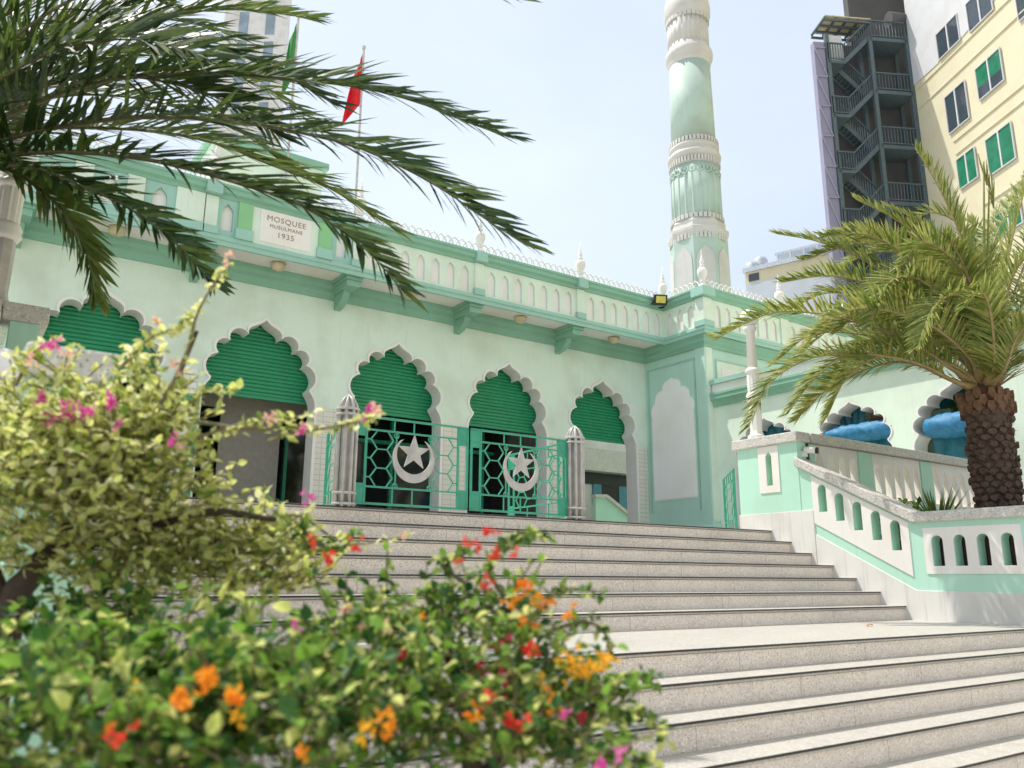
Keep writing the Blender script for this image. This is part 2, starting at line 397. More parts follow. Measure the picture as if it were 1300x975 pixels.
# soffit: eaves overhang .9 on main facade, .16 on block
YP, XP, YQ = 14.3, 14.50, 12.95
sf = MB(); sf.box(-6.5, XP+.03, YP+.02, YF+.05, SOF, SOF+.05); sf.build('soffit', 'white', mo)
pp = [(-6.5, YP, 0, -1), (XP, YP, -1, -1), (XP, YQ, -1, -1), (34, YQ, 0, -1)]
f = MB(); f.sweep(pp, [(0,5.78),(.03,5.78),(.03,5.86),(.06,5.88),(.06,5.955),(0,5.955),(-.2,5.955),(-.2,5.85),(0,5.85)]); f.build('fascia', 'tealmould', mo, bevel=.004)
f = MB(); f.sweep(pp, [(-.03,6.68),(.03,6.68),(.05,6.74),(.11,6.78),(.11,6.86),(.14,6.88),(.14,6.93),(-.2,6.93),(-.2,6.68)]); f.build('parapet_cornice', 'green', mo, bevel=.004)
# recessed white backing and arched mint face
f = MB(); f.sweep(pp, [(-.05,5.95),(-.05,6.69),(-.18,6.69),(-.18,5.95)]); f.build('parapet_backing', 'white', mo)
posts = [14.59-2.84*k for k in range(1, 8)]
def face(O, U, N, L, n, mat='mint', wid=.2, z0=6.02, z1=6.58):
    holes = []
    for i in range(n):
        u = L*(i+.5)/n*(1-.04)+L*.02; holes.append(lancet(u, z0, z1, wid))
    p = MB(); p.plate(O, U, (0,0,1), N, [(0,5.956),(L,5.956),(L,6.678),(0,6.678)], holes, .045); return p.build('parapet_panel', mat, mo)
for k in range(-1, 7):
    if k == -1: xa, xb = posts[0]+.11, XP
    else: xa, xb = (posts[k+1] if k < 6 else -6.5)+.11, posts[k]-.11
    if k in (2, 3): continue
    face((xa, YP, 0), (1,0,0), (0,1,0), xb-xa, 7)
def postbox(x, cap=True):
    p = MB(); p.box(x-.11, x+.11, YP-.05, YP+.1, 6.10, 6.68); p.build('parapet_post', 'mint', mo, bevel=.004)
    p = MB(); p.box(x-.135, x+.135, YP-.08, YP+.1, 5.956, 6.10); p.build('post_base', 'tealmould', mo, bevel=.004); p = MB(); p.box(x-.14, x+.14, YP-.17, YP+.1, 6.70, 6.925); p.build('post_block', 'tealmould', mo, bevel=.004)
for x in posts: postbox(x)
# central section over arch bays 3 and 4: wide mouldings, sign, niches
xs0, xs1 = posts[3]+.11, posts[1]-.11
def niche_panel(xa, xb, nw=.26):
    p = MB(); p.plate((xa, YP-.02, 0), (1,0,0), (0,0,1), (0,1,0), [(0,5.956),(xb-xa,5.956),(xb-xa,6.678),(0,6.678)],
                      [lancet((xb-xa)/2, 6.08, 6.60, nw)], .06); p.build('parapet_panel', 'tealmould', mo)
for xa, xb, kind in ((.55,1.15,'n'),(1.42,2.0,'n'),(2.27,2.85,'n'),(3.12,3.52,'n'),(3.52,3.84,'g'),(3.84,5.22,'s'),(5.22,5.5,'g'),(5.5,5.95,'n')):
    if kind == 'n': pass
cells = [(3.34,3.70,'n'),(3.70,3.96,'g'),(3.96,5.24,'s'),(5.24,5.50,'g'),(5.50,5.94,'n')]
for xa, xb, kind in cells:
    if kind == 'n': niche_panel(xa, xb, .2)
    if kind == 'g':
        p = MB(); p.box(xa, xb, YP-.07, YP+.05, 6.16, 6.68); p.build('pilaster', 'brightgreen', mo, bevel=.004)
        p = MB(); p.box(xa-.03, xb+.03, YP-.10, YP+.05, 5.956, 6.16); p.build('post_block', 'tealmould', mo, bevel=.004)
    if kind == 's':
        p = MB(); p.plate((xa, YP-.03, 0), (1,0,0), (0,0,1), (0,1,0), [(0,5.956),(xb-xa,5.956),(xb-xa,6.678),(0,6.678)], [[(.15,6.03),(xb-xa-.15,6.03),(xb-xa-.15,6.672),(.15,6.672)]], .07)
        p.build('sign_frame', 'mint', mo)
for xa, xb in ((.5,1.02),(1.30,1.82),(2.10,2.62)): niche_panel(xa, xb, .24)
for xa, xb in ((1.02,1.30),(1.82,2.10),(2.62,3.1)):
    p = MB(); p.box(xa, xb, YP-.06, YP+.05, 6.12, 6.68); p.build('pilaster', 'mint', mo, bevel=.004)
    p = MB(); p.box(xa-.02, xb+.02, YP-.08, YP+.05, 5.956, 6.12); p.build('post_block', 'tealmould', mo, bevel=.004)
sg = MB(); sg.box(4.11, 5.09, YP-.045, YP-.002, 6.03, 6.67); sgo = sg.build('sign_panel', 'trim', mo, bevel=.004)
def text(body, size, x, z, y, parent, m):
    cu = bpy.data.curves.new('text', 'FONT'); cu.body = body; cu.size = size; cu.align_x = 'CENTER'; cu.extrude = .004; cu.space_character = 1.15
    to = bpy.data.objects.new('tmp', cu); col.objects.link(to); bpy.context.view_layer.update()
    me = bpy.data.meshes.new_from_object(to.evaluated_get(bpy.context.evaluated_depsgraph_get()))
    bpy.data.objects.remove(to); me.materials.clear(); me.materials.append(M[m])
    o = bpy.data.objects.new('lettering', me); col.objects.link(o)
    off = Vector((0,0,0)); q = parent
    while q is not None: off += q.location; q = q.parent
    me.transform(Matrix.Translation(Vector((x, y, z))-off) @ Matrix.Rotation(R(90), 4, 'X')); o.parent = parent
text('MOSQUEE', .15, 4.60, 6.47, YP-.047, sgo, 'gold'); text('MUSULMANE', .098, 4.60, 6.34, YP-.047, sgo, 'gold'); text('1935', .15, 4.60, 6.17, YP-.047, sgo, 'gold')
# niche-side parapet
face((XP, YP-.0, 0), (0,-1,0), (1,0,0), YP-YQ-.22, 3)
p = MB(); p.box(XP-.05, XP+.25, YQ-.05, YQ+.22, 6.10, 6.68); p.build('parapet_post', 'mint', mo, bevel=.004)
p = MB(); p.box(XP-.08, XP+.28, YQ-.08, YQ+.25, 5.956, 6.10); p.build('post_base', 'tealmould', mo, bevel=.004); p = MB(); p.box(XP-.16, XP+.28, YQ-.16, YQ+.25, 6.70, 6.928); p.build('post_block', 'tealmould', mo, bevel=.004)
for k in range(6):
    xa = XP+.28+k*2.9; face((xa, YQ, 0), (1,0,0), (0,1,0), 2.6, 7)
    p = MB(); p.box(xa+2.6, xa+2.9, YQ-.05, YQ+.1, 5.956, 6.68); p.build('parapet_post', 'mint', mo, bevel=.004)
# cresting
def crest(a, b, name='cresting'):
    a = Vector(a); b = Vector(b); d = b-a; L = d.length; d.normalize(); m = MB(); n = max(2, int(L/.165)); pt = L/n
    for i in range(n+1):
        c0 = a+d*(i*pt); w_ = .135; hh = .21
        for sgn in (-1, 1):
            ps = [c0+d*(sgn*w_)+Vector((0,0,0)), c0+d*(sgn*w_*.95)+Vector((0,0,.09)), c0+d*(sgn*w_*.6)+Vector((0,0,.155)), c0+Vector((0,0,hh))]
            m.tube(ps, .016, 5, False)
    m.bar(a+Vector((0,0,.012)), b+Vector((0,0,.012)), .05, .03)
    return m.build(name, 'white', mo, smooth=True)
zc = 6.93; ys = YP-.04
xs = [XP]+posts
for k in range(len(xs)-1): crest((xs[k+1]+.12, ys, zc), (xs[k]-.12, ys, zc))
crest((XP-.04, YP-.15, zc), (XP-.04, YQ+.2, zc)); crest((XP+.15, YQ-.04, zc), (XP+2.8, YQ-.04, zc)); crest((XP+3.1, YQ-.04, zc), (XP+8.4, YQ-.04, zc))
FP = [(.10,0),(.11,.03),(.10,.06),(.055,.08),(.05,.12),(.075,.14),(.06,.16),(.055,.19),(.085,.25),(.115,.33),(.12,.40),(.10,.46),(.05,.49),(.045,.51),(.065,.53),(.05,.56),(.035,.58),(.055,.62),(.05,.66),(.03,.70),(.035,.72),(.022,.75),(.01,.82),(.004,.95)]
def finial(x, y, z=zc, s=1):
    m = MB(); m.lathe(x, y, [(r*s, z+h_*s) for r, h_ in FP], 16); return m.build('finial', 'white', mo, smooth=True)
for x in posts: finial(x, ys)
finial(XP-.02, ys); finial(XP+.02, YQ, s=1.05); finial(XP+2.95, YQ, s=1.05); finial(XP+5.8, YQ)
# brackets
for i, x in enumerate(posts[:6]):
    m = MB()
    for hw, y0, z0, z1 in ((.20, YP+.02, 5.79, 5.858), (.17, YP+.06, 5.72, 5.79), (.14, YP+.10, 5.60, 5.72)): m.box(x-hw, x+hw, y0, YF, z0, z1)
    prof = [(YP+.42,5.60),(YP+.44,5.50),(YP+.55,5.40),(YP+.66,5.34),(YF,5.30),(YF,5.60)]
    m.add([(x-.07,a_,b_) for a_,b_ in prof]+[(x+.07,a_,b_) for a_,b_ in prof], [list(range(6)),list(range(6,12))]+[[k,(k+1)%6,(k+1)%6+6,k+6] for k in range(6)])
    m.build('bracket', 'green', mo, bevel=.006)
for cx in CX:
    m = MB(); m.lathe(cx, 14.72, [(.02,5.70),(.11,5.73),(.14,5.78),(.15,5.84),(.09,5.86)], 18); m.build('ceiling_lamp', 'lampcream', mo, smooth=True)
# niche wall details: blind scalloped panel, mouldings
def blind(zb, zt, hw, off=0):
    h = [(hw+off, zb-off)]
    q = [(hw, zt-1.02), (hw*.86, zt-.98), (hw*.80, zt-.52), (hw*.42, zt-.26)]
    h += [(hw+off, zt-1.02)]+[(x+off*.7, z+off*.7) for x, z in arc3((hw*.93, zt-.98), (hw*.82, zt-.56), .11)+arc3((hw*.82, zt-.56), (hw*.42, zt-.27), .10)+bez([(hw*.42, zt-.27), (hw*.46, zt-.05), (.12, zt-.06), (0, zt)])]
    return h+[(-x, z) for x, z in h[-2::-1]]
ny = 14.27
for mat_, off, pr in (('nichew', 0, .022), ('mint', .035, .012)):
    m = MB(); m.plate((XC-pr, ny, 0), (0,-1,0), (0,0,1), (1,0,0), [(u_, z_) for u_, z_ in blind(1.92, 4.92, .70, off)], (), .1); m.build('blind_arch_panel', mat_, mo)
m = MB(); m.box(XC-.012, XC, 15.05, 15.12, 1.6, 5.3); m.box(XC-.012, XC, 13.45, 13.5, 1.6, 5.3); m.box(XC-.012, XC, 13.5, 15.05, 5.25, 5.3); m.build('wall_fillet', 'tealmould', mo)
m = MB(); m.sweep([(XC, YF, -1, 0), (XC, YB, -1, -1), (18, YB, 0, -1)], [(0,FZ),(.10,FZ),(.10,1.05),(.07,1.12),(.07,1.18),(.04,1.25),(.04,1.30),(0,1.32)]); m.build('base_moulding', 'teal', mo, bevel=.004)
# panel on the block front
for (xa, xb, za, zb, pr, mt) in ((15.02,17.2,3.7,5.25,.012,'tealmould'),(15.07,17.15,3.75,5.2,.02,'mint'),(15.22,17.0,3.9,5.05,.03,'white')):
    m = MB(); m.box(xa, xb, YB-pr, YB+.02, za, zb); m.build('wall_panel', mt, mo)
m = MB(); m.box(XC+.02, XC+.24, YB-.035, YB, 1.32, 5.5); m.build('corner_pilaster', 'mint', mo)

# arcade wing on the right
W = 14.9
wg = thing('arcade_wing', (W, 8, FZ), 'low pale green arcade wing with scalloped openings behind the palm', 'building')
WY = [11.7, 9.57, 7.44, 5.31, 3.18]
m = MB()
for y in WY:
    pts = outline(.03, .80, .69, FZ); poly = [(1.065, FZ), (1.065, 4.05), (-1.065, 4.05), (-1.065, FZ)]+pts[::-1]
    m.plate((W, y, 0), (0,-1,0), (0,0,1), (1,0,0), poly, (), .42)
m.box(W, W+.42, 12.765, YB, FZ, 4.05); m.box(W, W+.42, -2, 2.115, FZ, 4.05); m.box(W, W+.42, -2, 13.1, GZ, FZ-.003)
m.build('wall', 'mint', wg)
inn = outline(0, .80, .69, FZ); out = outline(.05, .80, .69, FZ)
for y in WY:
    a = MB()
    for k in range(len(inn)-1):
        p, q, P, Q = inn[k], inn[k+1], out[k], out[k+1]; x0, x1 = W-.012, W+.44
        a.quad((x0,y-p[0],p[1]),(x0,y-q[0],q[1]),(x0,y-Q[0],Q[1]),(x0,y-P[0],P[1]))
        a.quad((x0,y-p[0],p[1]),(x1,y-p[0],p[1]),(x1,y-q[0],q[1]),(x0,y-q[0],q[1]))
    a.build('arch_trim', 'trim', wg)
m = MB(); m.sweep([(W, 13.1, -1, 0), (W, -2, -1, 0)], [(0,4.02),(.06,4.02),(.08,4.12),(.16,4.18),(.16,4.26),(.18,4.28),(.18,4.33),(-.4,4.33),(-.4,4.02)]); m.build('cornice', 'green', wg)
m = MB(); m.box(W-.09, W+.1, -2, 13.08, 4.33, 4.55); m.build('parapet', 'white', wg)
m = MB(); m.box(W-.15, W+.12, -2, 13.09, 4.552, 4.66); m.build('parapet_rail', 'tealmould', wg)
m = MB(); m.box(W+.42, 19.6, -2, 13.1, 4.06, 4.2); m.build('roof', 'white', wg)
m = MB(); m.box(19.5, 19.6, -2, 13.1, FZ, 4.05); m.build('back_wall', 'teal', wg)
m = MB(); m.box(W+.42, 19.5, -2, 13.1, FZ-.2, FZ); m.build('floor', 'floor', wg)
# tarpaulins in the openings
def tarp(y, z, r, L, label, sheet=True, sh='tarpd', ztop=3.4):
    o = thing('rolled_tarpaulin', (W+.3, y, z-r), label, 'tarpaulin', 'tarpaulins in the arcade openings')
    m = MB(); n = 26; k_ = 18; vs = []; fs = []; q = random.Random(int(y*10))
    for i in range(n+1):
        u = -1+2*i/n; e = (1-abs(u)**6)**.35 if abs(u) < 1 else 0; yy = y+u*L/2
        for k in range(k_):
            a_ = 2*math.pi*k/k_; rr = r*max(e, .05)*(1+.05*math.sin(5*a_+u*9)+.10*abs(math.sin(u*14+math.sin(a_*2)*1.5))-.05+.035*q.uniform(-1, 1)); vs.append((W+.2+rr*1.0*math.cos(a_), yy, z+rr*.85*math.sin(a_)))
    for i in range(n):
        for k in range(k_): fs.append([i*k_+k, i*k_+(k+1)%k_, (i+1)*k_+(k+1)%k_, (i+1)*k_+k])
    m.add(vs, fs); m.build('roll', 'tarp', o, smooth=True)
    if sheet:
        m = MB(); vs = []; fs = []; nu, nz = 24, 6
        for i in range(nu+1):
            for j in range(nz+1): vs.append((W+.46+.04*math.sin(i*1.1+j*.5)+.02*math.sin(i*2.7), y-L/2+L*i/nu, FZ+.5+(z+r*.2-FZ-.5)*j/nz))
        for i in range(nu):
            for j in range(nz): fs.append([i*(nz+1)+j, (i+1)*(nz+1)+j, (i+1)*(nz+1)+j+1, i*(nz+1)+j+1])
        m.add(vs, fs); m.build('hanging_sheet', sh, o, smooth=True, fix=False)
    return o
tarp(9.45, 2.92, .22, 1.75, 'blue rolled tarpaulin across the arcade opening left of the palm trunk')
tarp(7.3, 2.80, .27, 1.75, 'larger bright blue tarpaulin roll in the opening just behind the palm trunk')
tarp(11.6, 2.75, .2, 1.6, 'blue tarpaulin roll mostly hidden behind the stone coping of the stair pier')
def sheet(y0, y1, z0, z1, label, x=W+.5):
    m = MB(); vs = []; fs = []; nu, nz = 20, 8
    for i in range(nu+1):
        for j in range(nz+1): vs.append((x+.03*math.sin(j*1.9+.3*i)+.02*math.sin(i*1.3), y0+(y1-y0)*i/nu, z0+(z1-z0)*j/nz))
    for i in range(nu):
        for j in range(nz): fs.append([i*(nz+1)+j, (i+1)*(nz+1)+j, (i+1)*(nz+1)+j+1, i*(nz+1)+j+1])
    m.add(vs, fs); tag(m.build('awning_sheet', 'tarpd', smooth=True, fix=False), label, 'awning sheet', 'teal sheets hanging in the arcade')
sheet(9.55, 10.2, 2.95, 4.0, 'teal sheet hanging in the top lobe of the arcade opening left of the palm', W+.5)
sheet(6.6, 8.3, 3.22, 4.0, 'wavy teal sheet hanging above the plants behind the palm trunk', W+.7)
sheet(11.3, 12.3, 2.6, 4.0, 'dark teal sheet in the arcade opening farthest from the palm', W+.5)
rm = thing('rolled_mat', (W+.35, 8.95, 3.2), 'brown rolled mat lying on the blue tarpaulin in the arcade opening', 'rolled mat')
m = MB(); m.tube([(W+.38, 9.3, 3.22), (W+.28, 8.72, 3.18)], .09, 14); m.build('roll', plain and 'boot', rm, smooth=True)
m = MB(); m.tube([(W+.283, 8.735, 3.18), (W+.278, 8.70, 3.18)], .06, 12); m.build('core', 'black', rm)

# ------------------------------------------------------------------ stair parapets
def pierwall(x, sgn, label, mirror=False):
    o = thing('stair_parapet', (x, 6, GZ), label, 'balustrade', 'stair side walls')
    T = .2*sgn; U = (0,1,0); N = (sgn,0,0); A = x
    cs = lambda y: 1.66-(7.05-y)*.534     # cap top on the slope
    lo = lambda y: .60-(6.83-y)*.534      # top of the stone plinth on the slope
    yb_, yf_ = 5.44, 3.55
    # end pier at the top
    m = MB(); m.plate((A,0,0), U, (0,0,1), N, [(7.02,.92),(8.06,.92),(8.06,1.87),(7.02,1.87)], [lancet(7.50,1.30,1.78,.10)], T*sgn); m.build('pier_wall', 'pier', o)
    m = MB(); m.plate((A-.012*sgn,0,0), U, (0,0,1), N, [(7.33,1.20),(7.68,1.20),(7.68,1.86),(7.33,1.86)], [lancet(7.50,1.30,1.78,.10)], .011); m.build('pier_panel', 'trim', o)
    m = MB(); a0, a1 = sorted((A-.05*sgn, A+.26*sgn)); m.box(a0, a1, 6.98, 8.12, 1.87, 2.01); m.build('coping', 'cap', o, bevel=.012)
    # plinth
    m = MB(); a0, a1 = sorted((A-.012*sgn, A+.21*sgn))
    m.box(a0, a1, 6.83, 8.08, GZ, .918)
    m.plate((A-.004*sgn,0,0), U, (0,0,1), N, [(yf_,GZ),(6.83,GZ),(6.83,.60),(5.50,-.11),(yf_,-.13)], (), .21); m.build('plinth', 'rwhite', o, bevel=.006)
    # sloping and level balustrade
    holes = []
    for k in range(5):
        y = 5.70+k*.245; z0 = .36+(y-5.7)*.534; holes.append(roundtop(y, z0, z0+.36, .125))
    hy = [4.42, 4.68, 4.94, 5.20]
    holes2 = [roundtop(y, .17, .52, .135) for y in hy]
    outer = [(yf_,-.13),(5.50,-.11),(6.83,.60),(6.83,.918),(7.02,.918),(7.02,1.55),(5.44,.69),(yf_,.69)]
    m = MB(); m.plate((A+.008*sgn,0,0), U, (0,0,1), N, outer, holes+holes2, .17); m.build('balustrade_wall', 'pier', o)
    q = lambda y, d: cs(y)-d
    m = MB(); m.plate((A-.004*sgn,0,0), U, (0,0,1), N, [(5.53,q(5.53,.80)),(6.83,q(6.83,.80)),(6.83,q(6.83,.16)),(5.53,q(5.53,.16))], holes, .0115); m.build('pierced_panel', 'trim', o)
    m = MB(); m.plate((A-.004*sgn,0,0), U, (0,0,1), N, [(4.27,.08),(5.36,.08),(5.36,.61),(4.27,.61)], holes2, .0115); m.build('pierced_panel', 'trim', o)
    # copings
    m = MB(); a0, a1 = sorted((A-.05*sgn, A+.25*sgn)); P = [(yf_-.05,.68),(5.46,.68),(7.06,1.535),(7.06,1.66),(5.44,.80),(yf_-.05,.80)]
    m.add([(a0,a_,b_) for a_,b_ in P]+[(a1,a_,b_) for a_,b_ in P], [list(range(6)),list(range(6,12))]+[[k,(k+1)%6,(k+1)%6+6,k+6] for k in range(6)]); m.build('coping', 'cap', o, bevel=.012)
    m = MB(); a0, a1 = sorted((A-.02*sgn, A+.23*sgn)); m.box(a0, a1, yf_-.25, yf_, GZ, .69); m.build('end_pier', 'pier', o, bevel=.01)
    m = MB(); a0, a1 = sorted((A-.05*sgn, A+.26*sgn)); m.box(a0, a1, yf_-.3, yf_-.06, .69, .803); m.build('coping', 'cap', o, bevel=.012)
    return o
pierwall(9.6, 1, 'right side wall of the stairs, pale green with white pierced panels and stone coping')
pierwall(.42, -1, 'left side wall of the stairs, mostly hidden behind the flowering shrubs')
# terrace balustrade facing the planter
def rail(x0, x1, posts_, label):
    o = thing('terrace_balustrade', ((x0+x1)/2, 7.02, FZ), label, 'balustrade', 'terrace balustrades')
    y = 7.03; m = MB(); holes = []
    for a_, b_, n in posts_:
        for i in range(n): holes.append(lancet(a_+(b_-a_)*(i+.5)/n, 1.20, 1.76, (b_-a_)/n*.6))
    m.plate((0,y,0), (1,0,0), (0,0,1), (0,1,0), [(x0,GZ),(x1,GZ),(x1,1.865),(x0,1.865)], holes, .16); m.build('pierced_wall', 'trim', o)
    last = x0
    for a_, b_, n in posts_+[(x1, x1, 0)]:
        m = MB(); m.box(last, a_, y-.02, y+.18, .6, 1.862); m.build('post', 'pier', o); last = b_
    m = MB(); m.box(x0, x1, y-.03, y+.19, .55, 1.12); m.build('base_wall', 'pier', o, bevel=.004)
    m = MB(); m.box(x0, x1, y-.07, y+.22, 1.868, 2.008); m.build('coping', 'cap', o, bevel=.012)
    return o
rail(9.87, 14.88, [(9.98,11.03,4),(11.38,12.70,5),(13.03,14.38,5)], 'terrace balustrade with lancet openings behind the palm planter')
rail(-6, .15, [(-5.6,-4.3,5),(-4.0,-2.7,5),(-2.4,-1.1,5),(-.9,.0,4)], 'left terrace balustrade behind the nearest palm')
# planter beds
m = MB(); m.box(9.82, 14.9, 3.2, 7.0, GZ, .5); tag(m.build('planter_soil', 'soil'), kind='structure')
m = MB(); m.box(-6, .2, 4.2, 7.0, GZ, .3); tag(m.build('planter_soil', 'soil'), kind='structure')
m = MB(); m.box(9.82, 14.9, 3.05, 3.2, GZ, .6); tag(m.build('planter_wall', 'pier'), 'pale green front wall of the raised palm planter right of the stairs', 'planter wall')
m = MB(); m.box(-6, .2, 4.05, 4.2, GZ, .4); tag(m.build('planter_wall', 'pier'), 'pale green front wall of the raised planter left of the stairs', 'planter wall')

# ------------------------------------------------------------------ gates
def gate_leaf(w_, star):
    # local: hinge at origin, leaf along +X, z up
    o = bpy.data.objects.new('gate_leaf', None); col.objects.link(o); h_ = .93; z0 = .05
    f = MB(); B = .022
    f.bar((0,0,z0),(w_,0,z0),B); f.bar((0,0,h_),(w_,0,h_),B); f.bar((0,0,h_-.13),(w_,0,h_-.13),B*.8); f.bar((0,0,z0+.17),(w_,0,z0+.17),B*.8)
    f.bar((.011,0,z0),(.011,0,h_),B); f.bar((w_-.011,0,z0),(w_-.011,0,h_),B); f.bar((.13,0,z0),(.13,0,h_),B); f.bar((w_-.13,0,z0),(w_-.13,0,h_),B)
    for a_ in (.022, w_-.12):
        f.box(a_, a_+.098, -.006, .006, h_-.2, h_-.011); f.box(a_, a_+.098, -.006, .006, z0+.011, z0+.2)
    for fx in (.33, .5, .67): f.bar((w_*fx,0,z0),(w_*fx,0,z0+.17),B*.6); f.bar((w_*fx,0,h_-.13),(w_*fx,0,h_),B*.6)
    f.build('frame', 'gate', o, bevel=.002)
    l = MB(); za, zb = z0+.17, h_-.13; n = 6; dz = (zb-za)/n; T = .012
    zx = [.22, .40, w_-.40, w_-.22]
    def vx(j, i):  # zigzag vertex
        base = zx[j]; s = 1 if j in (0, 2) else -1
        return base+(.035 if (i % 2 == 0) else -.035)*s
    for j in range(4):
        if star and j in (1, 2):
            pass
        for i in range(n):
            l.bar((vx(j,i),0,za+dz*i),(vx(j,i+1),0,za+dz*(i+1)),T)
    for i in range(1, n):
        z = za+dz*i
        if i % 2: l.bar((.13,0,z),(vx(0,i),0,z),T); l.bar((vx(3,i),0,z),(w_-.13,0,z),T); l.bar((vx(1,i),0,z),(vx(2,i),0,z),T) if not star else None
        else: l.bar((vx(0,i),0,z),(vx(1,i),0,z),T); l.bar((vx(2,i),0,z),(vx(3,i),0,z),T)
    if star:
        for (cx, cz) in ((w_/2-.20,.19+.05),(w_/2+.20,.24),(w_/2-.2,h_-.17),(w_/2+.2,h_-.17)):
            l.tube([(cx+.026*math.cos(a_*math.pi/5),0,cz+.026*math.sin(a_*math.pi/5)) for a_ in range(11)], .006, 5, False)
        for sx_ in (-1, 1): l.bar((w_/2+sx_*.2,0,za),(w_/2+sx_*.2,0,zb),T)
    l.build('lattice', 'gate', o)
    if star:
        e = MB(); c0 = w_/2; cz = .53; Ro, Ri = .245, .215; pts = []
        for i in range(33): a_ = R(50)-R(280)*i/32; pts.append((c0+Ro*math.cos(a_), cz+Ro*math.sin(a_)))
        for i in range(33):
            a_ = R(128)+R(284)*i/32; pts.append((c0+Ri*math.cos(a_)*.93, cz+.045+Ri*math.sin(a_)*.93))
        e.plate((0,-.018,0),(1,0,0),(0,0,1),(0,1,0),pts,(),.014); e.build('crescent', 'silver', o)
        e = MB(); pts = []
        for i in range(10):
            r_ = .19 if i % 2 == 0 else .075; a_ = R(90)+i*math.pi/5; pts.append((c0+r_*math.cos(a_), cz+.07+r_*math.sin(a_)))
        vs = [(a_, -.022, b_) for a_, b_ in pts]+[(a_, -.006, b_) for a_, b_ in pts]+[(c0,-.035,cz+.07),(c0,-.002,cz+.07)]
        fs = [[i,(i+1)%10,20] for i in range(10)]+[[10+(i+1)%10,10+i,21] for i in range(10)]+[[i,i+10,(i+1)%10+10,(i+1)%10] for i in range(10)]
        e.add(vs, fs); e.build('star', 'silver', o)
    return o
GY = 7.60
l1 = gate_leaf(1.34, True); l1.location = (3.30, GY, FZ)
tag(l1, 'left leaf of the closed green gate with white crescent and star', 'gate', 'green terrace gates')
l2 = copy_tree(l1); l2.location = (4.67, GY, FZ); l2['label'] = 'right leaf of the closed green gate, crescent beside the slanting open leaf'
l3 = gate_leaf(1.34, False); l3.location = (6.10, GY+.05, FZ); l3.rotation_euler.z = R(89)
tag(l3, 'open green lattice gate leaf swung back behind the right metal gate post', 'gate', 'green terrace gates')
l4 = copy_tree(l3); l4.location = (3.18, GY+.05, FZ); l4.rotation_euler.z = R(74); l4['label'] = 'open green lattice gate leaf swung back behind the left metal gate post'
l5 = copy_tree(l3); l5.location = (9.62, 8.16, FZ); l5.rotation_euler.z = R(48); l5['label'] = 'open green gate leaf folded against the back of the right stair pier'
def gate_post(x, y, label):
    o = thing('gate_post', (x, y, FZ), label, 'gate post', 'metal gate posts'); H = 1.12
    m = MB(); m.lathe(x, y, [(.055,FZ),(.055,FZ+.9),(.05,FZ+.98),(.03,FZ+1.05),(.004,FZ+H)], 10); m.build('core', 'silver', o, smooth=True)
    for k in range(8):
        a_ = 2*math.pi*k/8+.2; c_, s_ = math.cos(a_), math.sin(a_)
        pts = [(x+r_*c_, y+r_*s_, FZ+z_) for r_, z_ in ((.095,.0),(.095,.5),(.095,.93),(.085,1.01),(.055,1.07),(.005,H))]
        m = MB(); m.tube(pts, [.019,.019,.019,.016,.012,.006], 8); m.build('rod', 'silver', o, smooth=True)
    for z_ in (.015,.12,.90,.955):
        m = MB(); m.lathe(x, y, [(.118,FZ+z_),(.122,FZ+z_+.012),(.118,FZ+z_+.024)], 20); m.build('collar', 'silver', o)
    return o
gate_post(3.21, GY-.02, 'left silver fluted gate post beside the green gate'); gate_post(6.12, GY-.02, 'right silver fluted gate post at the end of the green gate')

# ------------------------------------------------------------------ lamp columns
def lamp_col(x, y, z0, label):
    o = thing('lamp_column', (x, y, z0), label, 'lamp post', 'white lamp columns on the stair piers')
    z = lambda k: z0+k
    m = MB(); m.lathe(x, y, [(.13,z(0)),(.13,z(.05)),(.10,z(.07)),(.085,z(.12)),(.09,z(.5)),(.085,z(.56))], 8); m.build('pedestal', 'silver' if x < 5 else 'white', o)
    m = MB(); m.lathe(x, y, [(.10,z(.56)),(.125,z(.60)),(.11,z(.63)),(.12,z(.66)),(.10,z(.70))], 20); m.build('lower_collar', 'white', o, smooth=True)
    m = MB(); m.lathe(x, y, [(.088,z(.70)),(.09,z(.95)),(.085,z(1.0))], 32, 0, .05, 12); m.build('fluted_drum', 'white', o)
    m = MB(); m.lathe(x, y, [(.095,z(1.0)),(.115,z(1.03)),(.10,z(1.06)),(.07,z(1.09))], 20); m.build('upper_collar', 'white', o, smooth=True)
    m = MB(); m.lathe(x, y, [(.075,z(1.09)),(.065,z(1.65)),(.09,z(1.68)),(.10,z(1.72)),(.07,z(1.75))], 20); m.build('shaft', 'white', o, smooth=True)
    m = MB(); m.lathe(x, y, [(.14*math.sin(math.pi*i/12)+.002, z(1.87)-.14*math.cos(math.pi*i/12)) for i in range(13)], 24); m.build('globe', 'globe', o, smooth=True)
lamp_col(9.72, 7.78, 2.01, 'white lamp column with a globe standing on the right stair pier')
lamp_col(.10, 7.25, 2.01, 'grey and white ornate lamp column at the left edge behind the palm fronds')
gp = atd(2, 468, 4.0)
gl = thing('globe_lamp', (gp.x, gp.y, .80), 'white globe lamp on the left stair wall above the shrub', 'lamp')
m = MB(); m.lathe(gp.x, gp.y, [(.05,.80),(.05,.84),(.03,gp.z-.08)], 14); m.build('base', 'white', gl)
m = MB(); m.lathe(gp.x, gp.y, [(.105*math.sin(math.pi*i/12)+.002, gp.z-.105*math.cos(math.pi*i/12)) for i in range(13)], 24, 0, .02, 12); m.build('globe', 'globe', gl, smooth=True)

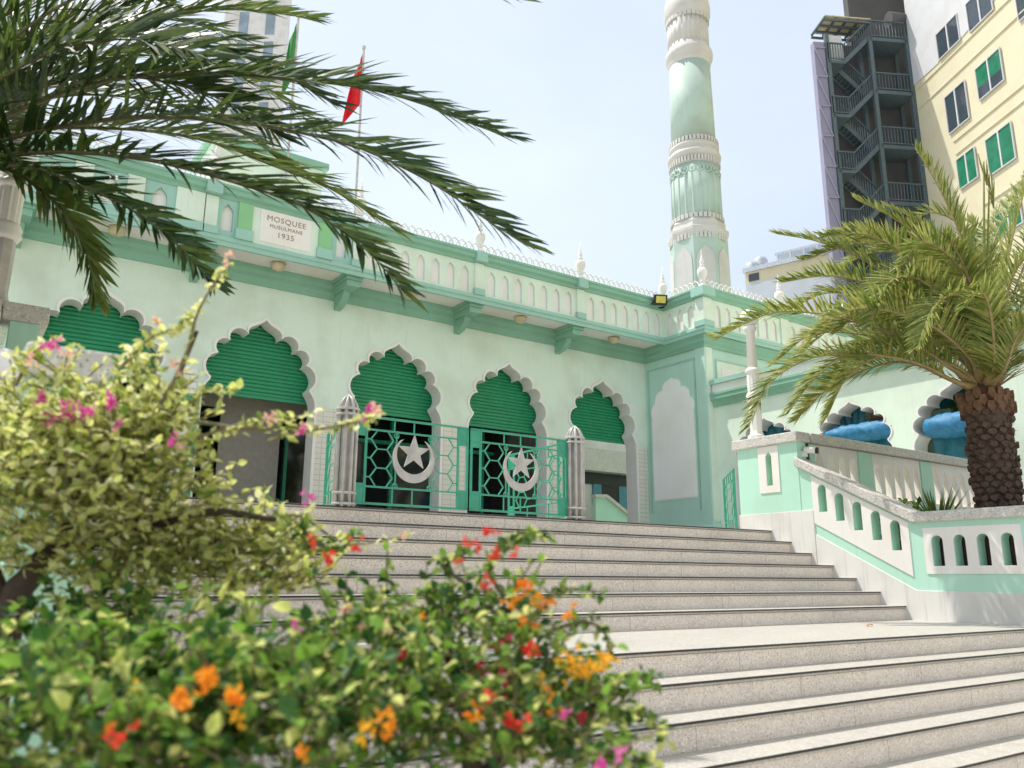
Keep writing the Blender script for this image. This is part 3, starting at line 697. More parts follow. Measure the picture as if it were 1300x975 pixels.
# security camera, floodlight
P = on(1028, 572, 1, 6.9); sc_ = thing('security_camera', P, 'small white security camera with a black lens at the pier corner', 'camera')
m = MB(); m.tube([P+Vector((.0,.08,.02)), P+Vector((.05,-.06,0))], .05, 14); m.build('housing', 'globe', sc_, smooth=True)
m = MB(); m.tube([P+Vector((.045,-.05,.0)), P+Vector((.062,-.09,-.005))], .044, 14); m.build('lens', 'black', sc_)
m = MB(); m.box(P.x-.02, P.x+.02, P.y+.05, P.y+.13, P.z-.08, P.z); m.build('mount', 'globe', sc_)
P = on(839, 381, 1, 13.95); P = Vector((P.x, P.y, P.z)); fl = thing('floodlight', P, 'black floodlight with a yellow reflector clamped on the parapet corner', 'floodlight')
d1 = Vector((.82,.57,0)).normalized(); d1 = Vector((.9,-.43,0)); d2 = Vector((-.43,-.9,-.25)).normalized(); d3 = d1.cross(d2).normalized(); d3 = d3 if d3.z > 0 else -d3
m = MB(); m.obox(P-d1*.17-d3*.13, d1*.34, d3*.27, -d2*.10); m.build('housing', 'black', fl, bevel=.008)
m = MB(); m.obox(P-d1*.125-d3*.07+d2*.002, d1*.25, d3*.17, d2*.006); m.build('reflector', 'yellow', fl)
m = MB(); m.bar(P-d1*.18-d3*.02, P-d1*.18-d2*.35-d3*.16, .02, .03); m.bar(P+d1*.18-d3*.02, P+d1*.18-d2*.35-d3*.16, .02, .03); m.bar(P-d1*.18-d2*.35-d3*.16, P+d1*.18-d2*.35-d3*.16, .03); m.build('yoke', 'black', fl)

# ------------------------------------------------------------------ minaret
mx, my = 20.06, 18.0
mi = thing('minaret', (mx, my, FZ), 'tall tapering pale green minaret with white bands rising behind the mosque corner', 'minaret')
def mr(px, y):   # pixel width -> radius at that height
    P = on(884, y, 1, my); return px/2*P.dot(CF)/FPX
def mz(y): return on(880, y, 1, my).z*(.957+.015*min(1, max(0, (150-y)/150)))
ro = R(22.5)+YAW-R(0)
def ml(name, mat, prof, n=32, rot=0, fl_=0, fn=0, sm=True):
    m = MB(); m.lathe(mx, my, prof, n, rot, fl_, fn); return m.build(name, mat, mi, smooth=sm)
k8 = 1/math.cos(R(22.5))
r1 = mr(74, 330)*1.03
ml('octagonal_base', 'mina', [(r1*1.04, FZ), (r1*.97, mz(292))], 8, ro, sm=False)
for k in range(8):
    a_ = ro+R(22.5)+k*R(45); ap = r1*math.cos(R(22.5)); n_ = Vector((math.cos(a_), math.sin(a_), 0)); u_ = Vector((-n_.y, n_.x, 0))
    zt = mz(305); zb = mz(420); q = MB(); tp = .075
    q.plate(Vector((mx,my,0))+n_*(ap*1.002), u_, (0,0,1), -n_, lancet(0, zb, zt, .62), (), .05); qo = q.build('white_panel', 'mwhite', mi)
za, zb = mz(296), mz(268)
dz = zb-za; r_ = mr(71, 290)
ml('lower_band', 'mwhite', [(r_*.98,za),(r_*1.0,za+dz*.15),(r_*1.06,za+dz*.3),(r_*1.08,za+dz*.42),(r_*1.08,za+dz*.55),(r_*.99,za+dz*.62),(r_*.97,za+dz*.8),(r_*.99,za+dz*.85),(r_*.93,zb)], 8, ro, sm=False)
def dent(name, z, r, n, w_=.07, h_=.12, mat='mwhite'):
    m = MB()
    for k in range(n):
        a_ = 2*math.pi*k/n; n_ = Vector((math.cos(a_), math.sin(a_), 0)); u_ = Vector((-n_.y, n_.x, 0)); c_ = Vector((mx,my,z))+n_*r
        m.obox(c_-u_*w_/2, u_*w_, Vector((0,0,h_)), -n_*.07)
    return m.build(name, mat, mi)
dent('lower_dentils', za+dz*.02, r_*1.0, 44, .10, .2); dent('lower_cresting', zb-.02, r_*.95, 36, .12, .16)
r2 = mr(61, 230); zc_ = mz(196)
ml('fluted_shaft', 'mina', [(r2*1.0, zb), (r2*.985, zc_)], 96)
m = MB()
for k in range(20):
    a_ = 2*math.pi*k/20; n_ = Vector((math.cos(a_), math.sin(a_), 0)); c_ = Vector((mx,my,0))+n_*(r2*1.0)
    m.tube([c_+Vector((0,0,zb+.05)), c_*1+Vector((0,0,zc_-.45))-n_*.015], .035, 6)
m.build('ribs', 'mina', mi)
m = MB()
for k in range(20):
    a_ = 2*math.pi*(k)/20; n_ = Vector((math.cos(a_), math.sin(a_), 0)); u_ = Vector((-n_.y, n_.x, 0)); c_ = Vector((mx,my,zc_-.3))+n_*(r2*1.0)
    m.tube([c_+u_*(.13*math.cos(R(130)+i*R(280)/8))+Vector((0,0,.13*math.sin(R(130)+i*R(280)/8))) for i in range(9)], .03, 5)
    m.tube([c_-Vector((0,0,.05)), c_+Vector((0,0,.05))+n_*.02], .04, 6)
m.build('crescent_reliefs', 'mina', mi)
za, zb = mz(197), mz(164); dz = zb-za; r_ = mr(63, 180)
ml('middle_band', 'mwhite', [(r_*.95,za),(r_*.97,za+dz*.3),(r_*1.03,za+dz*.33),(r_*1.05,za+dz*.40),(r_*1.03,za+dz*.47),(r_*.95,za+dz*.5),(r_*.93,za+dz*.62),(r_*.97,za+dz*.65),(r_*.99,za+dz*.72),(r_*.97,za+dz*.79),(r_*.88,za+dz*.82),(r_*.86,zb)], 40)
dent('middle_dentils', za+dz*.02, r_*1.01, 48, .07, .18); dent('middle_cresting', zb-dz*.2, r_*.98, 40, .09, .18)
r3 = mr(55, 155); r4 = mr(50, 75)
ml('smooth_shaft', 'mina', [(r3, zb-.1), (r4, mz(70))], 48)
za, zb = mz(72), mz(47); dz = zb-za; r_ = mr(55, 55)
ml('upper_ring', 'mwhite', [(r4*.98,za),(r_*.95,za+dz*.15),(r_*.95,za+dz*.3),(r_*1.04,za+dz*.4),(r_*1.06,za+dz*.55),(r_*1.03,za+dz*.7),(r_*.92,za+dz*.8),(r_*.9,zb)], 40)
za, zb = mz(49), mz(16); r_ = mr(49, 30)
ml('fluted_drum', 'mwhite', [(r_*1.0, za), (r_*1.0, zb)], 96, 0, .03, 24)
dent('drum_cresting', zb-.15, r_*1.08, 30, .14, .22)
z_ = zb; r_ = mr(57, 5)
ml('dome', 'mwhite', [(r_*.9,z_-.05),(r_*.98,z_+.15),(r_*1.0,z_+.4),(r_*.95,z_+.75),(r_*.8,z_+1.1),(r_*.55,z_+1.4),(r_*.25,z_+1.65),(r_*.1,z_+1.9),(r_*.04,z_+2.6)], 32)

# ------------------------------------------------------------------ flags and poles
def flag(px, py, Y, H, cloth, label, fp):
    T = on(px, py, 1, Y); o = thing('flagpole', (T.x, T.y, 6.05), label, 'flag', 'flags on the mosque roof')
    m = MB(); m.tube([(T.x,T.y,6.05),(T.x,T.y,T.z)], .03, 8); m.lathe(T.x, T.y, [(.05,T.z),(.05,T.z+.06),(.01,T.z+.1)], 8); m.build('pole', 'silver', o)
    m = MB(); vs = []; fs = []; nu, nz = 12, 14
    for i in range(nu+1):
        for j in range(nz+1):
            a_ = i/nu; b_ = j/nz; wv = .12*math.sin(a_*9+b_*2)*a_
            vs.append((T.x-.03-a_*(.12+(.5 if cloth == 'red' else .22)*b_*(1-.3*b_)), T.y+wv, T.z-.15-H*b_-a_*(.5+.3*b_)))
    for i in range(nu):
        for j in range(nz): fs.append([i*(nz+1)+j, (i+1)*(nz+1)+j, (i+1)*(nz+1)+j+1, i*(nz+1)+j+1])
    m.add(vs, fs); m.build('cloth', cloth, o, smooth=True, fix=False)
flag(462, 62, 16.2, 1.35, 'red', 'red flag hanging limp from a roof pole behind the palm fronds', 1)
flag(379, 22, 16.2, 1.4, 'gflag', 'green flag hanging limp on the taller looking roof pole at left', 1)
rp = thing('roof_pavilion', (4.65, 16.8, 6.05), 'small green and white roof turret behind the parapet and the palm fronds', 'roof turret')
m = MB(); m.box(3.6, 6.0, 16.3, 18, 6.05, 8.9); m.build('wall', 'mint', rp, bevel=.02)
m = MB(); m.box(3.5, 6.1, 16.2, 18.1, 8.9, 9.05); m.build('cornice', 'green', rp, bevel=.01)

# ------------------------------------------------------------------ house seen through the last arch
hs = thing('courtyard_house', (19, 21.5, FZ), 'white house with blue shutters glimpsed through the rightmost arch', 'house')
def hb(name, mat, x0, y0, x1, y1, d0=0, d1=.3, Y=21.5):
    a_ = on(x0, y1, 1, Y); b_ = on(x1, y0, 1, Y); m = MB(); m.box(a_.x, b_.x, Y-d0, Y+d1, min(a_.z,b_.z), max(a_.z,b_.z)); return m.build(name, mat, hs)
m = MB(); m.box(15.6, 26, 21.5, 26, FZ, 7); m.build('wall', 'rwhite', hs)
hb('ledge', 'cap', 700, 590, 900, 595, .5, 0); hb('upper_render', 'screen', 700, 597, 900, 606, .06, 0); hb('dark_line', 'black', 700, 607, 900, 610, .08, 0)  # ledge, olive band and a thin black bar across the wall
hb('doorway', 'dark', 764, 614, 783, 660, .05); hb('shutter', 'bluesh', 752, 615, 762, 640, .07); hb('shutter', 'bluesh', 785, 614, 799, 648, .07)
m = MB(); Yw = 20.3; a_, b_, c_, d_ = on(756,632,1,Yw), on(768,632,1,Yw), on(800,658,1,Yw), on(812,658,1,Yw)
poly = [(a_.x,FZ),(a_.x,a_.z),(b_.x,b_.z),(c_.x,c_.z),(d_.x+1,d_.z),(d_.x+1,FZ)]
m.plate((0,Yw,0),(1,0,0),(0,0,1),(0,1,0),poly,(),.15); so = m.build('stair_wall', 'pier', hs)
m = MB(); m.bar((a_.x-.1,Yw,a_.z+.05),(b_.x,Yw,b_.z+.05),.25,.1); m.bar((b_.x,Yw,b_.z+.05),(c_.x,Yw,c_.z+.05),.25,.1); m.bar((c_.x,Yw,c_.z+.05),(d_.x+1,Yw,d_.z+.05),.25,.1); m.build('coping', 'cap', so)

# ------------------------------------------------------------------ background buildings
yb = thing('office_building', (40, 8, GZ), 'pale yellow office block with green and grey windows at upper right', 'building')
az = YAW+R(6.2)                       # direction the long face runs away from the camera
e = Vector((math.cos(az), math.sin(az), 0)); nrm = Vector((-e.y, e.x, 0))   # nrm points left, away from the block
C0 = atd(1165, 140, 38); C0 = Vector((C0.x, C0.y, 0))
def yp(x, y, d=0):
    P = onp(x, y, C0+nrm*d, nrm); return (-(P-C0).dot(e), P.z)
UU = -e
m = MB(); m.obox(Vector((C0.x,C0.y,GZ)), UU*40, -nrm*18, Vector((0,0,46))); m.build('wall', 'ybld', yb)
cl = [(1150,-40),(1153,41),(1163,106),(1191,80),(1194,71),(1222,46),(1236,30),(1300,-45),(1300,-160)]
pl = [yp(x, y, .03) for x, y in cl]; pl[0] = (0, pl[0][1]); pl[1] = (0, pl[1][1]); pl[2] = (0, pl[2][1])
m = MB(); m.plate(C0+nrm*.04, UU, (0,0,1), -nrm, pl, (), .035); m.build('white_cladding', 'wbld', yb)
def ywin(xa, ya, xb, yb_, kind):
    a_ = yp(xa, ya); b_ = yp(xb, yb_); u0_, u1_ = a_[0], b_[0]; z1, z0_ = a_[1], b_[1]
    f = MB(); f.plate(C0+nrm*.10, UU, (0,0,1), -nrm, [(u0_-.04,z0_-.04),(u1_+.04,z0_-.04),(u1_+.04,z1+.04),(u0_-.04,z1+.04)],
                      [[(u0_,z0_),((u0_+u1_)/2-.04,z0_),((u0_+u1_)/2-.04,z1),(u0_,z1)], [((u0_+u1_)/2+.04,z0_),(u1_,z0_),(u1_,z1),((u0_+u1_)/2+.04,z1)]], .07)
    fo = f.build('window', 'wbld', yb)
    p = MB(); p.obox(C0+nrm*.058+UU*u0_+Vector((0,0,z0_)), UU*(u1_-u0_), Vector((0,0,z1-z0_)), -nrm*.01); p.build('pane', 'wgreen' if kind else 'wglass', fo)
    if kind == 2:
        p = MB(); p.obox(C0+nrm*.066+UU*u0_+Vector((0,0,z0_)), UU*(u1_-u0_), Vector((0,0,(z1-z0_)*.38)), -nrm*.005); p.build('pane', 'wglass', fo)
# (top-left, bottom-right) pixel corners for each window
for a_ in ((1201,125,1232,149,0),(1240,89,1276,101,2),(1190,45,1220,50,0),(1228,6,1262,12,0),(1253,179,1291,200,1),(1216,204,1243,224,1),(1265,275,1300,282,1),(1229,300,1256,310,1),
           (1313,45,1352,60,2),(1290,-10,1330,-5,0),(1330,140,1372,150,1),(1340,235,1385,245,1)):
    ywin(*a_)
def yledge(x0, y0, x1, y1):
    a_ = yp(x0, y0); b_ = yp(x1, y1); m = MB(); m.obox(C0+UU*a_[0]+Vector((0,0,a_[1])), UU*(b_[0]-a_[0]+6), Vector((0,0,.06)), nrm*.06); m.build('ledge', 'ybld', yb)
for a_ in ((1166,113,1300,9),(1167,139,1300,23),(1211,181,1300,108),(1214,197,1300,121),(1250,261,1300,228)): yledge(a_[0], a_[1], 1300, a_[3])
# fire escape tower
ft = thing('fire_escape', (C0.x, C0.y, GZ), 'dark steel fire escape with zigzag stairs beside the yellow office block', 'fire escape')
q0 = C0+nrm*.05
def fp(x, y, d=0):
    P = onp(x, y, q0-e*d, -e); return ((P-q0).dot(nrm), P.z)
wL = fp(1062, 180)[0]
zs = [fp(1145, y)[1] for y in (50, 117, 186, 256)]
m = MB(); m.obox(q0-nrm*1.6+e*1.6+Vector((0,0,GZ)), nrm*(wL-.75+1.6), e*.5, Vector((0,0,zs[0]-GZ+.6))); m.build('back_wall', 'dgrey', ft)
m = MB(); m.obox(q0-nrm*1.6+e*1.62+Vector((0,0,zs[0]+.6)), nrm*(1.6+2.2), e*.46, Vector((0,0,12))); m.build('lift_shaft', 'dgrey', ft)
zs = [fp(1145, y)[1] for y in (50, 117, 186, 256)]; pitch = (zs[0]-zs[3])/3; zs = [zs[0]+pitch*1]+[zs[0]-pitch*k for k in range(9)]; zs[0] = fp(1075, 22)[1]-.35
a1, a2 = fp(1112, 120)[0], fp(1151, 120)[0]
for dd in (0, 1.0):
    for aa in (.1, a1, wL):
        m = MB(); m.obox(q0+nrm*(aa-.12)+e*dd+Vector((0,0,GZ)), nrm*.2, e*.2, Vector((0,0,zs[1]-GZ+(0 if aa > .2 else .3)))); m.build('post', 'steel', ft)
def railing(A, B, h_=1.0, n=10):
    m = MB(); A = Vector(A); B = Vector(B); m.bar(A+Vector((0,0,h_)), B+Vector((0,0,h_)), .07); m.bar(A+Vector((0,0,.1)), B+Vector((0,0,.1)), .05)
    for i in range(n+1): p_ = A.lerp(B, i/n); m.bar(p_+Vector((0,0,.05)), p_+Vector((0,0,h_)), .035)
    m.build('railing', 'steel', ft)
for k, z in enumerate(zs[1:]):
    V = lambda aa, dd, zz: q0+nrm*aa+e*dd+Vector((0,0,zz))
    m = MB(); m.obox(V(.1,0,z-.2), nrm*(a1-.1), e*1.4, Vector((0,0,.2))); m.build('landing', 'steel', ft)
    m = MB(); m.obox(V(wL-.9,0,z-pitch/2-.15), nrm*.9, e*1.4, Vector((0,0,.15))); m.build('landing', 'steel', ft)
    railing(V(.15,0,z), V(a1-.1,0,z), 1.0, 11); railing(V(wL-.85,0,z-pitch/2), V(wL,0,z-pitch/2), 1.0, 6)
    railing(V(wL,0,z-pitch/2), V(wL,1.4,z-pitch/2), 1.0, 10)
    for (p_, q_, dd) in ((V(a1,.1,z), V(wL-.9,.1,z-pitch/2), 0), (V(a1,.72,z-pitch), V(wL-.9,.72,z-pitch/2), 1)):
        m = MB(); m.bar(p_, q_, .06, .22); m.bar(p_+e*.6, q_+e*.6, .06, .22)
        for i in range(9): c_ = p_.lerp(q_, (i+.5)/9); m.obox(c_-nrm*.14, nrm*.28, e*.6, Vector((0,0,.04)))
        m.build('stair_flight', 'steel', ft); railing(p_, q_, 1.0, 12)
m = MB()
for i in range(5): m.obox(q0+nrm*(2.0+(wL-2.0)*i/4-.05)+Vector((0,0,zs[0]+.2)), nrm*.1, e*1.5, Vector((0,0,.1)))
for i in range(4): m.obox(q0+nrm*2+e*i*.5+Vector((0,0,zs[0]+.1)), nrm*(wL-2), e*.1, Vector((0,0,.1)))
m.build('roof_frame', 'steel', ft)
m = MB(); m.obox(q0+nrm*2.0+Vector((0,0,zs[0]+.35)), nrm*(wL-2.0), e*1.5, Vector((0,0,.05))); m.build('roof_sheet', 'lampcream', ft)
m = MB(); m.obox(q0+nrm*(wL-1.0)+e*.3+Vector((0,0,zs[1]+.1-pitch/2)), nrm*.8, e*.6, Vector((0,0,1.6))); tag(m.build('water_heater_box', 'wbld'), 'pale box unit on the top left landing of the fire escape', 'box unit')
P = fp(1130, 22); m = MB(); m.tube([q0+nrm*P[0]+e*.2+Vector((0,0,zs[1]+1.3)), q0+nrm*(P[0]-.9)+e*.2+Vector((0,0,zs[1]+1.4))], [.42,.3], 16); tag(m.build('exhaust_duct', 'dgrey'), 'dark round exhaust duct at the top of the fire escape', 'duct')
# lavender netting block
nb = thing('netted_building', (C0.x, C0.y, GZ), 'tall building edge wrapped in lavender netting left of the fire escape', 'building')
wN = fp(1046, 60)[0]+.5
m = MB(); m.obox(q0+nrm*(wL+.1)+e*.1+Vector((0,0,GZ)), nrm*(wN-wL-.1), e*.35, Vector((0,0,fp(1046, 52)[1]-GZ))); m.build('netting', 'lav', nb)
m = MB(); Z0 = fp(1050, 60)[1]
for k in range(16):
    z = Z0-k*1.7; A = q0+nrm*(wL+.1)+e*.06+Vector((0,0,z)); B = q0+nrm*wN+e*.06+Vector((0,0,z)); m.bar(A, B, .06); m.bar(A-Vector((0,0,1.7)), B, .05)
m.build('scaffold_tubes', 'lav2', nb)
# far rooftop house with tanks
fh = thing('far_house', atd(975, 360, 52), 'pale blue and cream house with rooftop tanks beyond the minaret', 'house')
D = 52; A = atd(946, 350, D); B = atd(1040, 356, D-3); A.z = 0; B.z = 0; ux = (B-A).normalized(); vz = lambda y: atd(950, y, D).z; bk = Vector((-ux.y, ux.x, 0))
m = MB(); m.obox(A+Vector((0,0,GZ)), ux*7, bk*9, Vector((0,0,vz(361)-GZ))); m.build('lower_wall', 'farw', fh)
m = MB(); m.obox(A+ux*.02+Vector((0,0,vz(361))), ux*6.96, bk*9, Vector((0,0,vz(347)-vz(361)))); m.build('upper_wall', 'farw' if 0 else 'ybld', fh)
m = MB(); m.obox(A-ux*.1-bk*.15+Vector((0,0,vz(347))), ux*7.2, bk*9.3, Vector((0,0,.3))); m.build('parapet', 'tank', fh)
m = MB(); m.obox(A+ux*.25-bk*.05+Vector((0,0,vz(359))), ux*.7, bk*.1, Vector((0,0,vz(350)-vz(359)))); m.build('window', 'wglass', fh)
for i, (px, py, r_, h_) in enumerate(((955,344,.55,1.5),(966,340,.5,1.9))):
    c_ = atd(px, py, D+2); tk = MB(); tk.lathe(c_.x, c_.y, [(r_*.9,vz(347)),(r_,vz(347)+.2),(r_,vz(347)+h_-.2),(r_*.8,vz(347)+h_),(r_*.2,vz(347)+h_+.1)], 18)
    tag(tk.build('water_tank', 'tank', smooth=True), ('shorter' if i == 0 else 'taller')+' steel water tank on the far house roof beside the minaret', 'water tank')
m = MB(); c_ = A+ux*1.5+bk*2+Vector((0,0,vz(347)+.3))
for i in range(4): m.obox(c_+ux*(i*.9), ux*.12, bk*.12, Vector((0,0,1.3)))
m.obox(c_-ux*.1+Vector((0,0,1.3)), ux*3.2, bk*2, Vector((0,0,.15))); m.obox(c_+ux*.05+bk*.1, ux*2.6, bk*.1, Vector((0,0,.8))); m.build('roof_canopy', 'tank', fh)
# apartment tower at upper left
at_ = thing('apartment_tower', atd(330, 60, 70), 'cream apartment tower showing between palm fronds at the top left', 'building')
A = atd(362, 30, 70); A.z = GZ; ux = Vector((-CR.x, -CR.y, 0)).normalized(); bk = Vector((FH.x, FH.y, 0))
m = MB(); m.obox(A, ux*6, bk*1.5, Vector((0,0,90))); m.build('wall', 'rwhite', at_)
for i in range(14):
    for j in range(2):
        m = MB(); m.obox(A+ux*(1.0+j*2.6)-bk*.05+Vector((0,0,30+i*3.3)), ux*.9, bk*.1, Vector((0,0,2.5))); f_ = m.build('window', 'pgl', at_)
# ------------------------------------------------------------------ palms
def catmull(P, n):
    P = [Vector(p) for p in P]; P = [P[0]*2-P[1]]+P+[P[-1]*2-P[-2]]; out = []
    segs = len(P)-3
    for i in range(n+1):
        t_ = i/n*segs; k = min(int(t_), segs-1); u = t_-k; a_, b_, c_, d_ = P[k:k+4]
        out.append(.5*((2*b_)+(-a_+c_)*u+(2*a_-5*b_+4*c_-d_)*u*u+(-a_+3*b_-3*c_+d_)*u**3))
    return out
def frond(pts, parent, mats, ll=.40, nl=62, bare=.16, rw=.018, rs=None, upb=.35, wid=.011, roll=0, sm='stalk'):
    q = rs or rnd; C = catmull(pts, 60)
    L = [0]
    for i in range(1, len(C)): L.append(L[-1]+(C[i]-C[i-1]).length)
    tot = L[-1]
    rm_ = MB(); step_ = 3
    rm_.tube(C[::step_], [rw*(1-.86*(i*step_/60))*(3.0 if i == 0 else 2.5 if i == 1 else 1.8 if i == 2 else 1.35 if i == 3 else 1) for i in range(len(C[::step_]))], 6)
    m = MB()
    def at(s):
        for i in range(1, len(L)):
            if L[i] >= s: u = (s-L[i-1])/max(1e-6, L[i]-L[i-1]); return C[i-1].lerp(C[i], u), (C[i]-C[i-1]).normalized()
        return C[-1], (C[-1]-C[-2]).normalized()
    for i in range(nl):
        f_ = i/(nl-1)
        for sd in (-1, 1):
            g_ = min(1, max(0, f_+q.uniform(-.4, .4)/nl)); s = tot*(bare+(1-bare)*g_); P, T = at(s)
            S = T.cross(Vector((0,0,1)))
            S = S.normalized() if S.length > .1 else Vector((1,0,0)); Nn = S.cross(T).normalized(); rl = roll*min(1, .25+f_*1.2); S, Nn = S*math.cos(rl)+Nn*math.sin(rl), Nn*math.cos(rl)-S*math.sin(rl)
            ang = R(63-32*f_+q.uniform(-14, 14)); env = min(1, .55+f_*2.2)*(1-.62*max(0, (f_-.5)/.5)**1.3)
            l_ = ll*env*q.uniform(.88, 1.1)
            D_ = T*math.cos(ang)+S*(sd*math.sin(ang)*.92)+Nn*(upb+q.uniform(-.22, .22)); D_.normalize()
            wv = D_.cross(Nn*1+S*(-sd*.5)+Vector((q.uniform(-.3,.3),)*3)); wv.normalize(); ww = wid*q.uniform(.8, 1.2)
            dr = Vector((0,0,-1))*l_*q.uniform(.04, .22)
            p0 = P; p1 = P+D_*l_*.3+dr*.1; p2 = P+D_*l_*.68+dr*.45; p3 = P+D_*l_+dr
            m.cm = 0 if q.random() < .6 else 1
            m.add([p0-wv*ww*.45, p0+wv*ww*.45, p1+wv*ww, p1-wv*ww, p2+wv*ww*.75, p2-wv*ww*.75, p3], [[0,1,2,3],[3,2,4,5],[5,4,6]])
    o = m.build('frond', mats, parent, fix=False); rm_.build('stalk', sm, o, smooth=True); return o
def trunk(x, y, z0, z1, r, parent):
    m = MB(); m.lathe(x, y, [(r*.95,z0),(r*.85,z0+.3),(r*.82,(z0+z1)/2),(r*.9,z1-.2),(r*.8,z1),(r*.5,z1+.25)], 20); m.build('trunk', 'bark', parent, smooth=True)
    q = random.Random(3); m = MB(); rows = int((z1-z0)/.078); n = 13
    m2 = MB()
    for j in range(rows):
        z = z0+.03+j*(z1-z0)/rows; f_ = j/rows; top = f_ > .86
        for k in range(n):
            a_ = 2*math.pi*(k+.5*(j % 2))/n+q.uniform(-.06,.06)+j*.02; n_ = Vector((math.cos(a_), math.sin(a_), 0)); u_ = Vector((-n_.y, n_.x, 0))
            rr = r*(.84+.05*math.sin(f_*3)+(.04 if top else 0)); wd = 2*math.pi*rr/n*.52*q.uniform(.85,1.1); hh = .06 if not top else .11; pr = .055*q.uniform(.4,1.7)+(.03 if top else 0)
            c_ = Vector((x,y,z+q.uniform(-.012,.012)))+n_*(rr-.03)
            vs = [c_-u_*wd-Vector((0,0,hh*.2)), c_-Vector((0,0,hh*.95)), c_+u_*wd-Vector((0,0,hh*.2)), c_+u_*wd*.7+Vector((0,0,hh*.6)), c_-u_*wd*.7+Vector((0,0,hh*.6))]
            t_ = n_*pr+Vector((0,0,.022)); vs2 = [v_+t_ for v_ in vs]; vs2 = [v_.lerp(c_+t_, .18) for v_ in vs2]
            (m2 if top else m).add(vs+vs2, [[5,6,7,8,9],[0,1,6,5],[1,2,7,6],[2,3,8,7],[3,4,9,8],[4,0,5,9]])
    m3 = MB()
    for _ in range(260):
        a_ = q.uniform(0, 6.28); z = q.uniform(z0+.1, z1); n_ = Vector((math.cos(a_), math.sin(a_), 0)); p_ = Vector((x,y,z))+n_*r*.9; d_ = n_*q.uniform(.02,.06)+Vector((q.uniform(-.05,.05), q.uniform(-.05,.05), q.uniform(-.06,.06)))
        m3.tube([p_, p_+d_], [.004,.0015], 3, False)
    tag(m3.build('trunk_fibre', 'bark', parent), kind='stuff')
    m.build('leaf_scars', 'bark', parent); m2.build('leaf_bases', 'boot', parent)
def px3(lst, D0=None):
    return [atd(x, y, d) for x, y, d in lst]
# right palm
Bs = atd(1268, 640, 10.15); tx, ty = Bs.x, Bs.y
pr_ = thing('date_palm', (tx, ty, .5), 'date palm with a thick scaly trunk growing in the planter right of the stairs', 'palm tree', 'date palms beside the stairs')
ztop = atd(1264, 500, 10.15).z
trunk(tx, ty, .45, ztop, .275, pr_)
cr = Vector((tx, ty, ztop+.05))
def spline_px(lst, d0, d1, cr=cr, base=None):
    n = len(lst); pts = [Vector((cr.x, cr.y, cr.z))+((atd(lst[0][0], lst[0][1], d0)-cr).normalized()*.12)]
    for i, (x, y) in enumerate(lst): pts.append(atd(x, y, d0+(d1-d0)*(i+1)/n))
    return pts
q = random.Random(11)
RF = [([(1212,470),(1153,433),(1095,410),(1036,398),(978,398),(908,430)], 10.1, 9.4),
      ([(1212,484),(1165,461),(1095,449),(1029,455),(978,486),(951,541)], 10.0, 9.7),
      ([(1205,482),(1160,462),(1118,463),(1056,490),(1012,532)], 10.4, 11.2),
      ([(1230,450),(1181,400),(1134,355),(1087,325),(1036,306),(986,297)], 10.3, 11.0),
      ([(1225,455),(1170,400),(1118,367),(1056,350),(993,358)], 10.2, 10.0),
      ([(1238,430),(1212,355),(1181,312),(1134,277),(1088,254)], 10.4, 11.2),
      ([(1248,420),(1235,344),(1212,281),(1188,231),(1162,188)], 10.2, 10.6),
      ([(1240,460),(1212,400),(1178,362),(1149,351),(1122,366),(1104,415)], 9.9, 9.3),
      ([(1248,430),(1226,355),(1196,318),(1166,310),(1140,345)], 10.0, 9.6),
      ([(1262,440),(1270,380),(1286,300),(1308,215)], 10.0, 9.8),
      ([(1275,445),(1300,380),(1340,330),(1390,310)], 10.1, 10.0),
      ([(1278,455),(1310,420),(1360,400),(1420,430)], 10.0, 9.6),
      ([(1275,470),(1310,455),(1360,465),(1410,520)], 10.1, 10.0),
      ([(1258,430),(1250,350),(1262,280),(1300,240)], 10.5, 11.2),
      ([(1270,430),(1295,350),(1330,270),(1370,220)], 10.5, 11.4),
      ([(1220,470),(1160,445),(1095,425),(1030,425),(985,460)], 10.5, 11.6),
      ([(1232,455),(1185,415),(1130,395),(1075,395),(1030,430)], 9.9, 9.1),
      ([(1240,440),(1205,375),(1160,330),(1110,320),(1060,345)], 10.5, 11.5),
      ([(1250,430),(1243,350),(1222,290),(1180,270),(1145,300)], 10.6, 11.6),
      ([(1262,430),(1262,350),(1240,290),(1205,270)], 10.7, 11.6),
      ([(1268,450),(1280,370),(1300,330),(1330,330)], 9.8, 9.0),
      ([(1258,455),(1240,400),(1215,375),(1185,390),(1165,440)], 9.8, 9.0),
      ([(1262,460),(1258,400),(1245,370),(1225,390)], 9.7, 8.8),
      ([(1275,470),(1290,430),(1310,410),(1330,430)], 9.7, 8.9),
      ([(1235,470),(1190,440),(1140,430),(1090,445),(1060,480)], 10.6, 11.8),
      ([(1225,462),(1165,415),(1110,380),(1050,372),(1005,392)], 10.3, 10.8),
      ([(1235,445),(1192,375),(1150,325),(1100,298),(1045,300)], 10.3, 10.4),
      ([(1245,430),(1215,345),(1170,285),(1125,262)], 10.5, 11.2),
      ([(1255,420),(1255,330),(1290,250),(1330,200)], 10.3, 10.6),
      ([(1230,455),(1180,425),(1120,405),(1060,415),(1010,455)], 10.2, 10.5),
      ([(1236,450),(1200,400),(1160,375),(1110,380),(1065,420)], 10.1, 9.8),
      ([(1228,458),(1170,430),(1100,440),(1040,475),(1000,525)], 10.4, 10.9),
      ([(1240,440),(1195,360),(1140,315),(1085,310),(1020,330)], 10.4, 10.9),
      ([(1252,430),(1232,360),(1215,320),(1200,300)], 10.0, 9.6),
      ([(1222,470),(1172,450),(1120,450),(1075,480),(1050,530)], 10.0, 9.9)]
